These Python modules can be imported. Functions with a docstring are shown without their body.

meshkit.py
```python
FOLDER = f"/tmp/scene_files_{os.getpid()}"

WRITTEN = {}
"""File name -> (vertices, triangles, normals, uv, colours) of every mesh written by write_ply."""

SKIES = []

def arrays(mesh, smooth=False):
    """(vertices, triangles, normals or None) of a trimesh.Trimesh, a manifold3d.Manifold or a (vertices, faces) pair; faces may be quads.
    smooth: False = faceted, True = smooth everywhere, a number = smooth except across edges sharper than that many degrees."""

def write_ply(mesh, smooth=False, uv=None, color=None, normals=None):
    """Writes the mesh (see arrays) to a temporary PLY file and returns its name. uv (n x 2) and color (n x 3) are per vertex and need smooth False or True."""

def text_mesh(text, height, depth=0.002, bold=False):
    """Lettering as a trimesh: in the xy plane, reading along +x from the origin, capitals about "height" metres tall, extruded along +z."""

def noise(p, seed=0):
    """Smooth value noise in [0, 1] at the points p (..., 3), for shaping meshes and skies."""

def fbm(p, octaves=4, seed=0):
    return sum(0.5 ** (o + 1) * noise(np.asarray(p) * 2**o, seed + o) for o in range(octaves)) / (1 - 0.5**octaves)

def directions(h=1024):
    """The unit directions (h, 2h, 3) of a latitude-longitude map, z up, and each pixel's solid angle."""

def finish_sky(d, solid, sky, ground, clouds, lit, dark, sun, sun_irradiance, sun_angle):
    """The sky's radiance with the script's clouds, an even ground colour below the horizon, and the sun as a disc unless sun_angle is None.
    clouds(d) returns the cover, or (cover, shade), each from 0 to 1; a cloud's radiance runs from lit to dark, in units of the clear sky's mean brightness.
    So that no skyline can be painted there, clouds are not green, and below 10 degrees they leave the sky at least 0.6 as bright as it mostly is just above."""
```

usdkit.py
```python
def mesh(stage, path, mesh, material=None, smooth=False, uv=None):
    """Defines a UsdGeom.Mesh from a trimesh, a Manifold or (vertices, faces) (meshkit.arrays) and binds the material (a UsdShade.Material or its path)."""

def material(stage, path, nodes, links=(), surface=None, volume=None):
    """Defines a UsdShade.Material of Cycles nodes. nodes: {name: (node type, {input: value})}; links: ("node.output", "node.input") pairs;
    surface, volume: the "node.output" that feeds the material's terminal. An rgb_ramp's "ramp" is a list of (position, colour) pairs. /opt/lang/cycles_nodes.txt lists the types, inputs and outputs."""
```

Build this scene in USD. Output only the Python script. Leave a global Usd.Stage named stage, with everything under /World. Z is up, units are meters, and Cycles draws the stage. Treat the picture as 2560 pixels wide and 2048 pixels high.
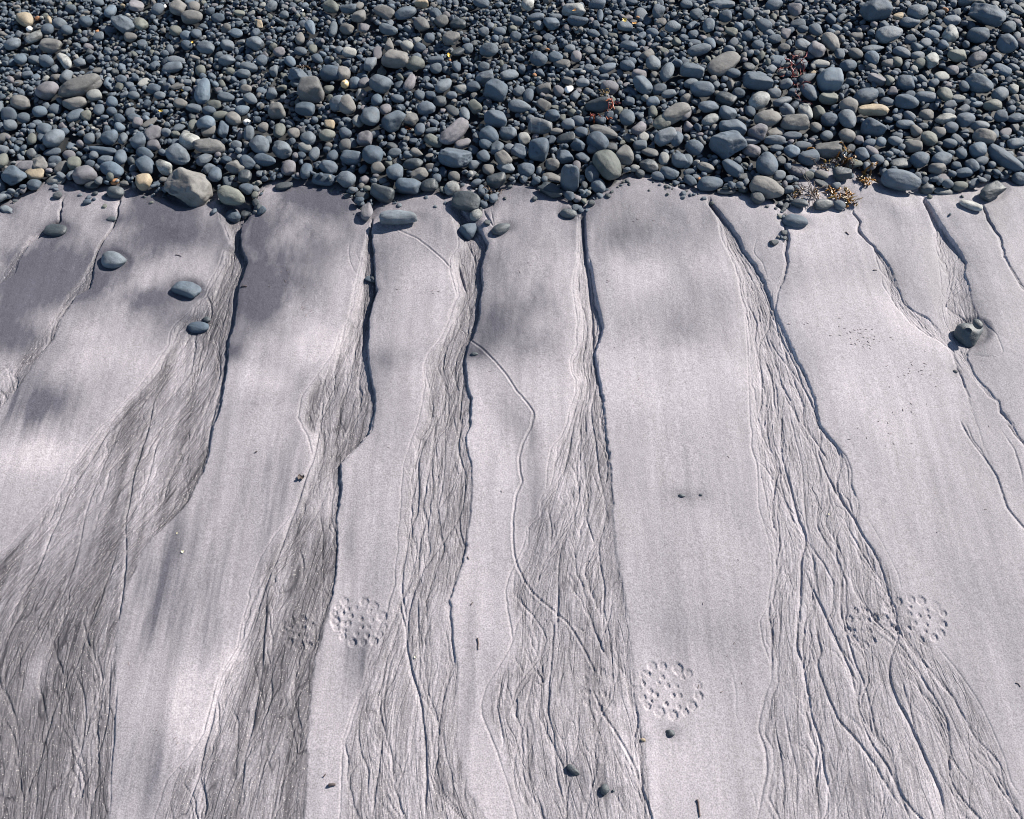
import math, random
import numpy as np, trimesh, usdkit, meshkit
from scipy.spatial import cKDTree
from scipy.ndimage import gaussian_filter
from pxr import Usd, UsdGeom, UsdLux, UsdShade, Sdf, Gf, Vt

stage = Usd.Stage.CreateInMemory()
UsdGeom.SetStageUpAxis(stage, 'Z')
UsdGeom.SetStageMetersPerUnit(stage, 1.0)
stage.SetDefaultPrim(UsdGeom.Xform.Define(stage, '/World').GetPrim())
UsdGeom.Scope.Define(stage, '/World/Looks')

# ------------------------------------------------------------------ camera, sky, sun
CAM_H, PITCH, FOC = 2.22, math.radians(59.9), 2137.6          # eye height, tilt below the horizon, focal length in pixels of a 2560 wide picture
EXPOSURE = 1.28
SUN_AZ = math.radians(37.0)        # from +x towards +y
SUN_EL = math.radians(32.0)
SKY, SUN = 0.052, 1.25
cam = UsdGeom.Camera.Define(stage, '/World/camera')
cam.AddTranslateOp().Set((0, 0, CAM_H)); cam.AddRotateXOp().Set(90 - math.degrees(PITCH))
cam.CreateHorizontalApertureAttr(36.0); cam.CreateVerticalApertureAttr(36.0 * 819 / 1024)
cam.CreateFocalLengthAttr(36.0 * FOC / 2560); cam.CreateExposureAttr(EXPOSURE)
cam.CreateClippingRangeAttr((0.05, 1000.0))
sd = np.array([math.cos(SUN_EL) * math.cos(SUN_AZ), math.cos(SUN_EL) * math.sin(SUN_AZ), math.sin(SUN_EL)])
dome = UsdLux.DomeLight.Define(stage, '/World/sky')
dome.GetPrim().SetCustomDataByKey('kind', 'structure')
skym = usdkit.material(stage, '/World/Looks/sky_look', {
    's': ('sky_texture', {'sky_type': 'single_scattering', 'sun_disc': False, 'ozone_density': 3.0, 'aerosol_density': 0.6, 'sun_elevation': SUN_EL, 'sun_rotation': math.atan2(sd[0], sd[1])}),
    'b': ('background_shader', {'strength': SKY})}, [('s.color', 'b.color')], surface='b.background')
UsdShade.MaterialBindingAPI.Apply(dome.GetPrim()).Bind(skym)
sun = UsdLux.DistantLight.Define(stage, '/World/sun')
sun.CreateIntensityAttr(SUN); sun.CreateAngleAttr(0.53); sun.CreateNormalizeAttr(True); sun.CreateColorAttr(Gf.Vec3f(1.0, 0.945, 0.88))
sun.AddRotateZOp().Set(math.degrees(math.atan2(sd[1], sd[0])) + 90)
sun.AddRotateXOp().Set(90 - math.degrees(SUN_EL))

# ------------------------------------------------------------------ helpers
used = {}
def numbered(name, parent='/World'):
    k = used.get((parent, name), -1) + 1
    used[(parent, name)] = k
    return f'{parent}/{name}' if k == 0 else f'{parent}/{name}_{k:03d}'
def tag(prim, label=None, category=None, group=None, kind=None):
    p = prim.GetPrim()
    for k, v in (('label', label), ('category', category), ('group', group), ('kind', kind)):
        if v: p.SetCustomDataByKey(k, v)
    return p
def thing(name, loc, label, category, group=None):
    x = UsdGeom.Xform.Define(stage, numbered(name)); x.AddTranslateOp().Set(tuple(map(float, loc)))
    tag(x, label, category, group)
    return str(x.GetPath())
def obj(name, mesh, mat, parent='/World', loc=None, smooth=True):
    m = usdkit.mesh(stage, numbered(name, parent), mesh, mat, smooth=smooth)
    if loc is not None: m.AddTranslateOp().Set(tuple(map(float, loc)))
    return m
def sstep(a, b, x):
    t = np.clip((np.asarray(x, float) - a) / (b - a), 0, 1)
    return t * t * (3 - 2 * t)
# a surveyed point of the beach: panel letters give the 860 x 560 pixel field of the survey, at 2.507 units to the pixel
PX = {'A': 0, 'B': 850, 'C': 1700}; PY = {'0': 0, '1': 500, '2': 1000, '3': 1488}
def P(panel, pts):
    return [(PX[panel[0]] + x / 2.507, PY[panel[1]] + y / 2.507) for x, y in pts]
def W(pts, z=0.0):
    """Where the lines of sight through surveyed points meet the level z."""
    pts = np.atleast_2d(np.asarray(pts, float))
    u, v = (pts[:, 0] - 1280) / FOC, -(pts[:, 1] - 1024) / FOC
    sp, cp = math.sin(PITCH), math.cos(PITCH)
    d = np.stack([u, cp + v * sp, -sp + v * cp], 1)
    t = (np.asarray(z) - CAM_H) / d[:, 2]
    return np.stack([u * t, d[:, 1] * t], 1)
def scale_at(px, py, z=0.0):
    """metres per pixel and the sine of the sight line's depression"""
    v = -(py - 1024) / FOC
    sp, cp = math.sin(PITCH), math.cos(PITCH)
    dz = sp - v * cp
    t = (CAM_H - z) / dz
    return t / FOC, dz / math.sqrt(1 + v * v + ((px - 1280) / FOC) ** 2)
rng = np.random.default_rng(7)

# ------------------------------------------------------------------ materials
def stone_look(name, lo, hi, speck=0.12, rough=0.72, spec=0.32, vein=None):
    nodes = {'g': ('texture_coordinate', {}), 'oi': ('object_info', {}),
        'off': ('vector_math', {'math_type': 'scale'}), 'add': ('vector_math', {'math_type': 'add'}),
        'rv': ('combine_xyz', {}),
        'm1': ('math', {'math_type': 'multiply', 'value2': 31.0}),
        'n1': ('noise_texture', {'scale': 28.0, 'detail': 4.0, 'roughness': 0.6}),
        'n2': ('noise_texture', {'scale': 420.0, 'detail': 2.0, 'roughness': 0.7}),
        'r': ('mix_color', {'a': lo, 'b': hi}),
        'k': ('map_range', {'from_min': 0.25, 'from_max': 0.75, 'to_min': 1 - 2 * speck, 'to_max': 1 + 2 * speck, 'clamp': True}),
        'k2': ('map_range', {'from_min': 0.3, 'from_max': 0.7, 'to_min': 1 - speck, 'to_max': 1 + speck, 'clamp': True}),
        'mm': ('math', {'math_type': 'multiply'}),
        'sc': ('vector_math', {'math_type': 'scale'}),
        'n3': ('noise_texture', {'scale': 95.0, 'detail': 4.0, 'roughness': 0.65}), 'hh': ('math', {'math_type': 'multiply_add', 'value2': 2.2}),
        'bp': ('bump', {'strength': 0.5, 'distance': 0.0016}),
        'rr': ('map_range', {'from_min': 0.3, 'from_max': 0.7, 'to_min': rough - 0.1, 'to_max': rough + 0.12, 'clamp': True}),
        'p': ('principled_bsdf', {'specular_ior_level': spec})}
    links = [('oi.random', 'm1.value1'), ('m1.value', 'rv.x'), ('m1.value', 'rv.y'), ('g.object', 'add.vector1'), ('rv.vector', 'add.vector2'),
        ('add.vector', 'n1.vector'), ('add.vector', 'n2.vector'), ('oi.random', 'r.fac'), ('n1.fac', 'k.value'), ('n2.fac', 'k2.value'),
        ('k.result', 'mm.value1'), ('k2.result', 'mm.value2'), ('r.result', 'sc.vector1'), ('mm.value', 'sc.scale'),
        ('add.vector', 'n3.vector'), ('n3.fac', 'hh.value1'), ('n2.fac', 'hh.value3'), ('hh.value', 'bp.height'), ('bp.normal', 'p.normal'), ('n1.fac', 'rr.value'), ('rr.result', 'p.roughness')]
    last = 'sc.vector'
    if vein:
        nodes |= {'w': ('wave_texture', {'scale': 9.0, 'distortion': 6.0, 'detail': 3.0, 'detail_scale': 1.5}),
                  'vr': ('map_range', {'from_min': vein[1], 'from_max': 1.0, 'to_min': 0.0, 'to_max': 0.85, 'clamp': True}), 'vm': ('mix_color', {'b': vein[0]})}
        links += [('add.vector', 'w.vector'), ('w.fac', 'vr.value'), ('vr.result', 'vm.fac'), (last, 'vm.a')]
        last = 'vm.result'
    links.append((last, 'p.base_color'))
    return usdkit.material(stage, f'/World/Looks/{name}', nodes, links, surface='p.BSDF')
LOOK = {
    's': stone_look('slate_stone', (0.043, 0.061, 0.082), (0.08, 0.099, 0.12), 0.16),
    'g': stone_look('grey_stone', (0.062, 0.079, 0.096), (0.114, 0.13, 0.146), 0.2),
    'n': stone_look('brown_grey_stone', (0.086, 0.087, 0.087), (0.136, 0.131, 0.124), 0.18),
    'o': stone_look('olive_grey_stone', (0.078, 0.086, 0.08), (0.122, 0.128, 0.112), 0.2),
    'm': stone_look('mauve_grey_stone', (0.095, 0.094, 0.104), (0.15, 0.142, 0.152), 0.2),
    'p': stone_look('pale_mottled_stone', (0.15, 0.158, 0.155), (0.23, 0.232, 0.22), 0.38),
    't': stone_look('tan_stone', (0.19, 0.162, 0.12), (0.265, 0.215, 0.15), 0.18),
    'w': stone_look('white_quartz', (0.55, 0.55, 0.54), (0.7, 0.69, 0.66), 0.1),
    'r': stone_look('rust_stone', (0.24, 0.115, 0.06), (0.34, 0.17, 0.08), 0.22),
    'k': stone_look('wet_dark_stone', (0.028, 0.036, 0.042), (0.055, 0.064, 0.07), 0.18, 0.55, 0.4),
    'b': stone_look('blue_grey_stone', (0.068, 0.092, 0.118), (0.1, 0.128, 0.156), 0.14),
    'v': stone_look('veined_grey_stone', (0.07, 0.08, 0.09), (0.115, 0.124, 0.13), 0.18, vein=((0.2, 0.2, 0.195), 0.955)),
}
def shell_look(name, c1, c2, rough=0.45, transl=0.0, scale=60.0):
    nodes = {'g': ('texture_coordinate', {}), 'n': ('noise_texture', {'scale': scale, 'detail': 3.0}), 'c': ('mix_color', {'a': c1, 'b': c2}),
             'k': ('map_range', {'from_min': 0.35, 'from_max': 0.65, 'clamp': True}), 'bp': ('bump', {'strength': 0.4, 'distance': 0.001}),
             'p': ('principled_bsdf', {'roughness': rough, 'specular_ior_level': 0.6})}
    links = [('g.object', 'n.vector'), ('n.fac', 'k.value'), ('k.result', 'c.fac'), ('c.result', 'p.base_color'), ('n.fac', 'bp.height'), ('bp.normal', 'p.normal')]
    if transl:
        nodes |= {'t': ('translucent_bsdf', {}), 'x': ('mix_closure', {'fac': transl})}
        links += [('c.result', 't.color'), ('p.BSDF', 'x.closure1'), ('t.BSDF', 'x.closure2')]
    return usdkit.material(stage, f'/World/Looks/{name}', nodes, links, surface='x.closure' if transl else 'p.BSDF')
KELP = [shell_look('amber_kelp', (0.2, 0.085, 0.01), (0.34, 0.155, 0.02), 0.3, 0.35), shell_look('brown_kelp', (0.06, 0.035, 0.02), (0.13, 0.07, 0.025), 0.25, 0.15),
        shell_look('olive_kelp', (0.13, 0.09, 0.02), (0.24, 0.15, 0.03), 0.3, 0.25), shell_look('dark_stalk', (0.04, 0.028, 0.025), (0.075, 0.052, 0.042), 0.75)]
REDS = [shell_look('red_weed', (0.17, 0.02, 0.018), (0.28, 0.04, 0.025), 0.35, 0.3), shell_look('maroon_weed', (0.1, 0.018, 0.022), (0.2, 0.03, 0.03), 0.35, 0.2),
        shell_look('orange_weed', (0.3, 0.07, 0.025), (0.4, 0.11, 0.04), 0.35, 0.3)]
YELLOW = shell_look('yellow_scrap_look', (0.6, 0.38, 0.04), (0.72, 0.5, 0.1), 0.45)
ORANGE = shell_look('orange_scrap_look', (0.6, 0.27, 0.05), (0.68, 0.36, 0.1), 0.45)
PALE = shell_look('pale_scrap_look', (0.62, 0.58, 0.36), (0.75, 0.72, 0.5), 0.5)
SHELL = shell_look('shell_look', (0.42, 0.28, 0.13), (0.6, 0.45, 0.25), 0.45)
TWIG = shell_look('twig_look', (0.04, 0.03, 0.03), (0.075, 0.05, 0.045), 0.7)
CRUMB = shell_look('crumb_look', (0.11, 0.075, 0.07), (0.16, 0.11, 0.1), 0.8)
# ------------------------------------------------------------------ the survey of the stones: x y length width angle colour shape [label|short reference]
# colours: keys of LOOK. shapes: o round, e egg, b blocky, a angular, l long, f flat slab, t three-cornered
STONES = {
'A0': '''158 122 108 86 -25 t e|ochre rounded stone with darker left face above a white pebble|the ochre stone
183 182 40 32 0 w o|small bright white pebble tucked under the ochre stone
305 130 56 40 -40 t a|tan chip of stone right of the ochre stone
235 118 32 24 0 r a|tiny orange chip touching the ochre stone's right end
692 72 88 66 70 b e|light blue egg-shaped pebble standing on end above a wedge|the blue upright egg
775 155 155 96 -32 g a|grey wedge-shaped rock with flat sloping face and blue shaded side|the grey wedge rock
875 155 98 70 -10 o o|olive rounded stone leaning on the grey wedge rock's right end
820 235 80 66 0 n t
1118 50 105 90 30 n o|brown-grey domed stone near the far edge left of middle|the brown dome
1215 45 76 70 0 n o
1205 110 132 80 5 n e
1365 115 84 56 -5 s o
1625 150 78 44 -60 t a|tan-yellow splinter of stone pointing steeply down|the tan splinter
2075 45 108 74 -15 o o
1950 180 112 64 -60 b t
2090 185 104 50 85 g l
1880 240 92 62 100 n e
320 290 128 72 -5 n b|brown-grey block with flat top and a squared right end|the flat-topped block
410 385 138 62 -50 p l|pale greenish long stone slanting down to the right|the pale slanting stone
130 375 76 64 0 b o
290 385 88 72 -20 s o
500 395 86 64 -20 g a
80 275 102 72 20 g o
215 235 108 62 30 p o
500 545 270 112 24 n l|long grey-brown sausage-shaped stone lying aslant, its right end raised|the long sausage stone
300 570 140 112 5 m e|stone with pinkish sunlit top under the left end of the sausage stone|the pink-topped stone
470 650 150 82 5 n o
125 645 140 92 -25 n o|brown-grey rounded stone at far left with a humped right shoulder|the humped stone
1272 570 160 96 88 b e|blue-grey teardrop stone with its point towards the sand|the teardrop stone
1080 425 128 62 5 g f
1105 378 108 46 0 g f
1560 425 115 50 -5 g b
1525 465 86 48 -5 g b
1865 475 122 86 -20 s a
2085 460 160 92 0 s e|large smooth slate stone beside the split round stone|the large slate egg
1950 565 162 136 0 n b|brown-grey round stone with a short dark crack on its right face|the split round stone
1736 695 108 94 0 n b
1910 685 132 80 -10 s b|dark slate block with square ends below the split round stone|the square slate block
2120 650 110 96 0 g o
1705 585 76 76 90 g t
1570 620 96 64 -20 g o
1415 610 106 58 0 g o
1340 660 96 62 -15 o o
1215 680 96 54 -10 g b
1310 695 88 56 0 s o
1380 725 102 60 12 o e
1460 745 104 78 -20 n o
1290 770 112 90 0 b o
475 725 112 66 35 s e
540 725 70 58 0 o o
1520 690 90 66 25 b e
340 870 142 112 22 g e|large grey egg-shaped stone standing among dark pebbles left of middle|the grey egg
200 870 84 58 105 o e
275 815 86 70 0 s o
65 785 76 66 0 g o
690 860 108 86 20 s o
770 870 76 62 100 g a
870 885 104 90 30 s o
960 840 112 82 30 m a
965 915 84 66 0 m b
1190 878 126 104 0 p o|pale speckled round stone with rough pitted surface|the pale pitted stone
1310 920 190 92 8 n a|brown-grey wedge with flat sunlit top and forked right end|the flat brown wedge
1115 970 180 118 -28 g e|large smooth grey stone just behind the biggest boulder|the smooth grey slope
645 945 168 50 -3 s l|dark slate slab lying level like a bar|the slate bar
757 985 108 74 105 s e
910 965 118 66 -22 s e
915 1040 134 98 -42 s e|smooth slate egg leaning left of the biggest boulder's shoulder|the leaning slate egg
1030 1045 118 84 -40 p b
1280 1000 104 70 35 g e
700 1065 152 88 -15 b o|blue-grey speckled oval stone above an orange pebble|the speckled oval
530 1095 142 112 10 m o|pinkish mottled round stone left of the orange pebble|the pink mottled stone
665 1005 118 58 0 g o
1180 1152 288 218 -5 n a|biggest boulder, grey and angular, sitting at the edge of the sand|the biggest boulder
1450 1232 184 108 -18 o e|olive oval cobble with wet dark base right of the biggest boulder|the wet olive oval
905 1140 98 92 -20 t b|tan-pink squarish stone at the sand edge left of the biggest boulder|the tan square stone
218 1090 122 72 0 t f|yellowish pale flat stone at the sand edge far left|the yellowish flat stone
10 1005 100 84 90 o e
85 1105 148 106 -15 s a|dark angular wet rock in the near left corner of the shingle|the dark corner rock
165 1045 132 66 0 m f
245 1025 104 82 -35 n a
210 1160 86 62 0 s o
720 1140 58 40 0 r o|small bright orange pebble at the edge of the sand|the orange pebble
780 1150 58 32 0 n o
725 1205 108 70 -5 k o
1350 1095 108 86 95 s e
1475 1050 112 84 -20 n a
1535 1105 88 78 0 k o
1545 1020 102 76 -20 s o
1660 1005 154 74 -14 s e|dark slate oval lying low behind the sand edge|the dark low oval
1630 910 132 106 -20 g o
1765 940 118 94 -10 g b
1810 1055 102 88 80 m o
1920 1070 122 78 90 s e
1935 870 98 84 -20 g o
2050 845 104 78 5 o e
1910 925 88 58 -5 p o
2060 1050 116 86 -10 s o
2085 975 82 66 70 s e
1970 965 86 66 80 g o
2065 780 66 56 0 t a
1400 810 112 72 100 s a
1210 785 76 58 80 o o
2035 1140 158 62 -6 s f
1780 1165 112 46 5 k f
1750 820 100 74 80 o o
1840 835 76 64 0 n o
435 975 82 58 0 m o
465 1025 78 74 0 o b
1560 835 92 68 90 g a
345 1010 82 62 -10 s o
350 1130 124 56 5 p f
580 1160 92 48 0 k f
360 1225 60 38 0 k o
330 955 112 44 0 s f
1310 820 96 60 10 n f
700 700 64 50 0 s o
745 745 70 56 -20 s o
620 690 74 66 90 s o
330 1035 70 50 0 g o
560 870 76 64 0 g o
590 970 60 58 90 g e
150 740 80 58 10 g o
250 700 84 70 0 b o
260 860 60 46 90 s o
400 830 70 56 0 s a
620 230 70 44 0 g f
540 140 76 66 0 s o
420 190 66 60 0 s o
300 185 76 66 0 s o
370 150 84 62 -10 g o
990 60 80 70 30 s o
855 40 90 60 0 m f
1100 195 74 62 0 o o
1165 225 70 52 0 b o
1230 215 66 60 0 s o
1290 300 110 66 -5 g o
1170 285 70 54 0 s o
1600 270 100 76 -20 g b
1480 210 96 56 -30 b f
1780 100 60 44 0 g b
1700 40 80 60 40 g a
1500 85 70 40 0 o f
1420 380 110 68 0 g o
1640 380 70 72 80 s o
1820 390 82 60 -40 b e
1885 325 86 56 -10 g o
1960 310 62 56 80 o o
1750 330 76 56 0 m o
2130 320 70 48 -20 g o
1990 370 80 54 -20 s o
1850 520 60 50 0 s o
2060 560 70 52 30 o o
1650 800 70 66 0 n o
1680 880 60 50 90 g e
1480 910 70 52 0 g o
1540 560 78 50 0 n o
960 560 90 56 0 s o
840 600 84 52 -15 g o
760 500 70 50 0 s o
900 520 74 40 30 p f
700 640 76 62 -20 b o
1130 650 86 58 0 n o
1000 600 70 44 0 g o
1110 540 84 44 20 n f
590 600 90 66 20 p b
840 740 80 50 0 s o
860 770 60 62 90 m b
940 770 98 40 30 n f
750 800 60 66 90 b o
1040 830 66 52 -20 g o
1120 800 74 46 20 g f''',
'B0': '''60 55 112 58 5 g o
125 100 122 84 70 n t
275 75 138 66 -18 n f
410 82 138 74 18 s e|dark slate egg tilted up to the right near the far edge|the tilted slate egg
510 18 90 54 10 t b|tan flat-topped block near the far edge|the tan far block
510 155 114 84 -40 n o|brown-grey rounded stone left of a dark slate brick|the round brown stone
635 135 92 68 0 n o
740 155 102 60 0 k b|dark slate brick-shaped stone with level top|the slate brick
300 190 142 64 -33 g l
885 20 104 54 -5 s o
700 240 112 84 20 n a|brown-grey angular stone with a steep shaded left side|the steep angular stone
935 315 118 80 -5 g o
235 335 86 58 80 m f
345 370 178 108 -5 n b|big grey-brown boulder with a flat mottled right shoulder|the big brown boulder
190 400 98 76 80 g b
470 400 122 84 10 o o
600 380 106 48 0 g b
800 305 72 58 0 s o
1105 130 88 48 -20 g o
1180 28 90 74 30 p a|pale tan angular stone near the middle of the far edge|the pale far stone
1465 65 154 76 -8 p a|broad pale greenish angular rock near the far edge|the broad pale rock
1610 28 114 74 0 s o
1630 100 98 40 88 b l
1490 135 132 58 -10 s l
1325 150 108 78 0 s a
1225 108 112 52 0 s f
1245 160 68 60 0 g o
1785 170 98 56 10 g b
2085 168 104 66 20 g o
1810 285 114 58 -8 s o
1995 75 78 72 40 s b
1245 370 112 84 -15 s o
1350 360 94 66 -10 b o
1680 425 118 58 22 s e
1962 395 98 94 0 g o|grey ball-shaped stone left of a striated upright slab|the grey ball
2050 452 142 84 68 g e|upright slate slab with parallel scratches, left of the long bare ridge stone|the scratched slab
1800 410 94 74 0 s o
20 465 90 86 0 n o
250 520 134 106 -25 g b
440 520 128 64 74 m l
650 535 130 72 45 g e
905 485 118 70 0 g b
980 570 144 108 -15 s b|big slate boulder with a facetted right face|the facetted slate boulder
835 545 94 64 0 s o
1690 550 114 84 0 m e
1895 535 128 92 -50 s b
1370 570 74 68 90 m o
1435 558 60 44 30 w a|white-blue quartz lump between grey cobbles|the white quartz lump
1615 660 164 82 -6 k b|dark flat-bottomed cobble with red weed caught under its right end|the cobble over the red tuft
40 660 128 104 -30 n e
230 625 84 72 100 b e
190 730 132 118 80 g o|large round grey cobble left of a pale mottled one|the round grey cobble
115 762 86 74 90 p o
285 685 88 74 90 m o
340 760 150 102 30 g b|grey flat-faced block tilted up to the right|the tilted grey block
440 750 104 78 0 n a
540 680 114 78 10 s o
625 640 84 64 0 k a
705 695 98 52 -38 k f
780 710 112 68 95 g e
845 670 90 72 -30 o a
1125 668 148 78 -5 g o
975 745 150 92 -5 s b|big slate stone with a cracked right face|the cracked slate stone
1275 660 90 68 -20 n a
1330 725 98 74 0 s o
1255 790 154 92 -8 v b|angular slate block crossed by thin pale veins|the veined block
720 832 228 104 46 m l|long pale mauve-grey stone rising steeply to the right|the long pale stone
585 885 124 72 -24 o e|olive pebble leaning on the foot of the long pale stone|the olive pebble
770 900 108 58 25 m a
935 850 124 102 -15 s e|smooth domed slate stone right of the long pale stone|the slate dome
1055 835 108 80 -10 g b
915 900 92 68 0 b o
1155 870 78 74 0 p a
1355 825 84 46 0 n o
1510 830 86 62 -5 s o
1415 868 122 54 0 k f
1650 830 184 76 -15 n e|grey-brown long stone lying over the big round slate|the long brown stone
1615 890 144 112 -25 s o|big round slate cobble under the long brown stone|the big round slate
1800 735 118 98 80 g e
1875 810 118 72 40 m l
2020 770 134 84 18 o o
2100 715 206 96 30 n l|long bare grey-brown ridge stone rising to the right|the ridge stone
2040 860 142 88 15 g b
2110 870 92 84 90 s o
1960 700 82 58 90 o e
35 835 82 74 0 s o
35 910 84 76 0 n o
155 870 96 82 0 m b
205 970 132 124 0 s o|big round slate boulder facing the sand at left of middle|the round slate boulder
75 990 134 78 -8 s b
722 985 214 124 -14 s a|big three-cornered slate slab with hollow right face|the hollow slate slab
980 930 90 78 40 g a
1125 955 108 84 -10 s a
1245 935 138 128 80 s b|big squarish slate block with rounded shoulders|the shouldered block
900 980 90 72 -20 s o
1025 1000 108 88 -50 n b
1040 1050 114 76 -10 g a
455 1030 134 72 4 k o|dark smooth level oval behind the sand|the dark level oval
235 1055 90 72 15 n o
345 1075 126 108 80 s e
495 1095 114 66 15 n a
430 1165 164 112 -8 s a|big slate boulder with humped back at the sand edge|the humped slate boulder
560 1165 114 78 15 k o
265 1215 154 98 -18 k b|dark wet block lying on the sand edge left of the humped boulder|the dark wet block
40 1125 116 106 0 g o
850 1030 92 58 20 g t
930 1065 76 68 0 n o
715 1110 78 64 0 n o
700 1180 100 80 10 p o
790 1262 182 106 -8 k f|dark flat slab lying on wet sand between two rivulets|the dark sand slab
980 1130 124 92 0 k b|dark squared block at the sand edge above a gully|the squared edge block
1165 1068 104 82 -10 s o
1330 1030 90 78 -10 n o
1440 1140 184 82 88 s b|tall slate pillar standing on end at the sand edge|the standing pillar
1320 1196 162 86 -20 k a|wet mottled stone half sunk in sand left of the standing pillar|the wet mottled stone
1328 1115 126 58 -10 n f
1680 1040 200 170 -40 o e|big olive-brown round boulder with a rough right edge|the olive boulder
1580 1090 112 92 85 g o
1618 1165 94 88 0 s o
1785 965 136 120 75 n t|three-cornered grey-brown rock with a sharp peak behind the olive boulder|the peaked rock
1410 985 110 78 0 s a
1495 905 92 74 -10 s a
1585 935 80 60 0 g o
1935 1040 124 74 -10 k a
2065 1085 118 78 -18 s o
1995 1105 94 54 -10 s o
2030 995 86 68 90 p o
1940 955 110 60 -20 n f
2130 1010 104 90 0 s b
1480 1045 72 58 80 m o
605 1120 62 58 0 s o
1150 1120 60 50 80 s o
365 1360 236 84 6 g l|long bent grey cobble half sunk in sand right of a shadowed gully|the sunken bent cobble
170 1325 116 78 90 m a|mauve lump beside the sunken bent cobble|the mauve lump
900 1280 58 48 0 s o
1575 1275 48 38 20 k o
140 1225 90 50 0 k f
2000 560 94 62 15 g o
2060 590 100 50 10 g o
1960 640 90 62 10 b o
1560 430 70 50 0 g o
1520 520 90 54 0 g o
1120 575 80 56 0 g o
1180 600 90 70 80 s o
1060 470 120 60 10 g f
1390 400 110 54 -5 n f
1480 355 70 66 0 m o
1590 210 80 50 -20 s f
1440 310 70 52 0 g b
1100 230 70 58 10 s o
1000 200 80 52 0 s o
900 200 70 48 0 g o
560 240 68 60 0 s o
740 330 88 54 20 k f
500 300 80 54 0 s o
420 290 84 60 0 p o
310 280 60 84 0 n t
150 180 70 64 0 m a
60 330 90 60 0 p a
40 185 90 56 -10 n o
120 40 70 50 60 n o
900 420 76 54 0 g o
730 420 60 76 0 s o
700 600 70 52 0 s o
760 560 80 52 -10 p o
570 600 72 50 0 s o
600 430 78 58 0 g o
500 600 70 60 0 g o
360 620 84 52 0 s o
150 520 84 60 20 m o
90 520 76 66 0 b o
500 810 80 70 90 s o
80 900 66 56 0 g o
570 820 80 40 0 g f
1430 780 90 66 0 g o
1490 760 84 58 -10 s o
1700 930 80 58 0 k o
1880 910 90 60 0 g b
1060 930 70 54 0 g o
430 970 64 54 0 g a
340 960 90 54 10 g o
480 960 84 60 -15 n t
1900 860 70 54 10 p f
1450 1060 66 54 0 s o
1880 1090 60 50 0 k o''',
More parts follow.
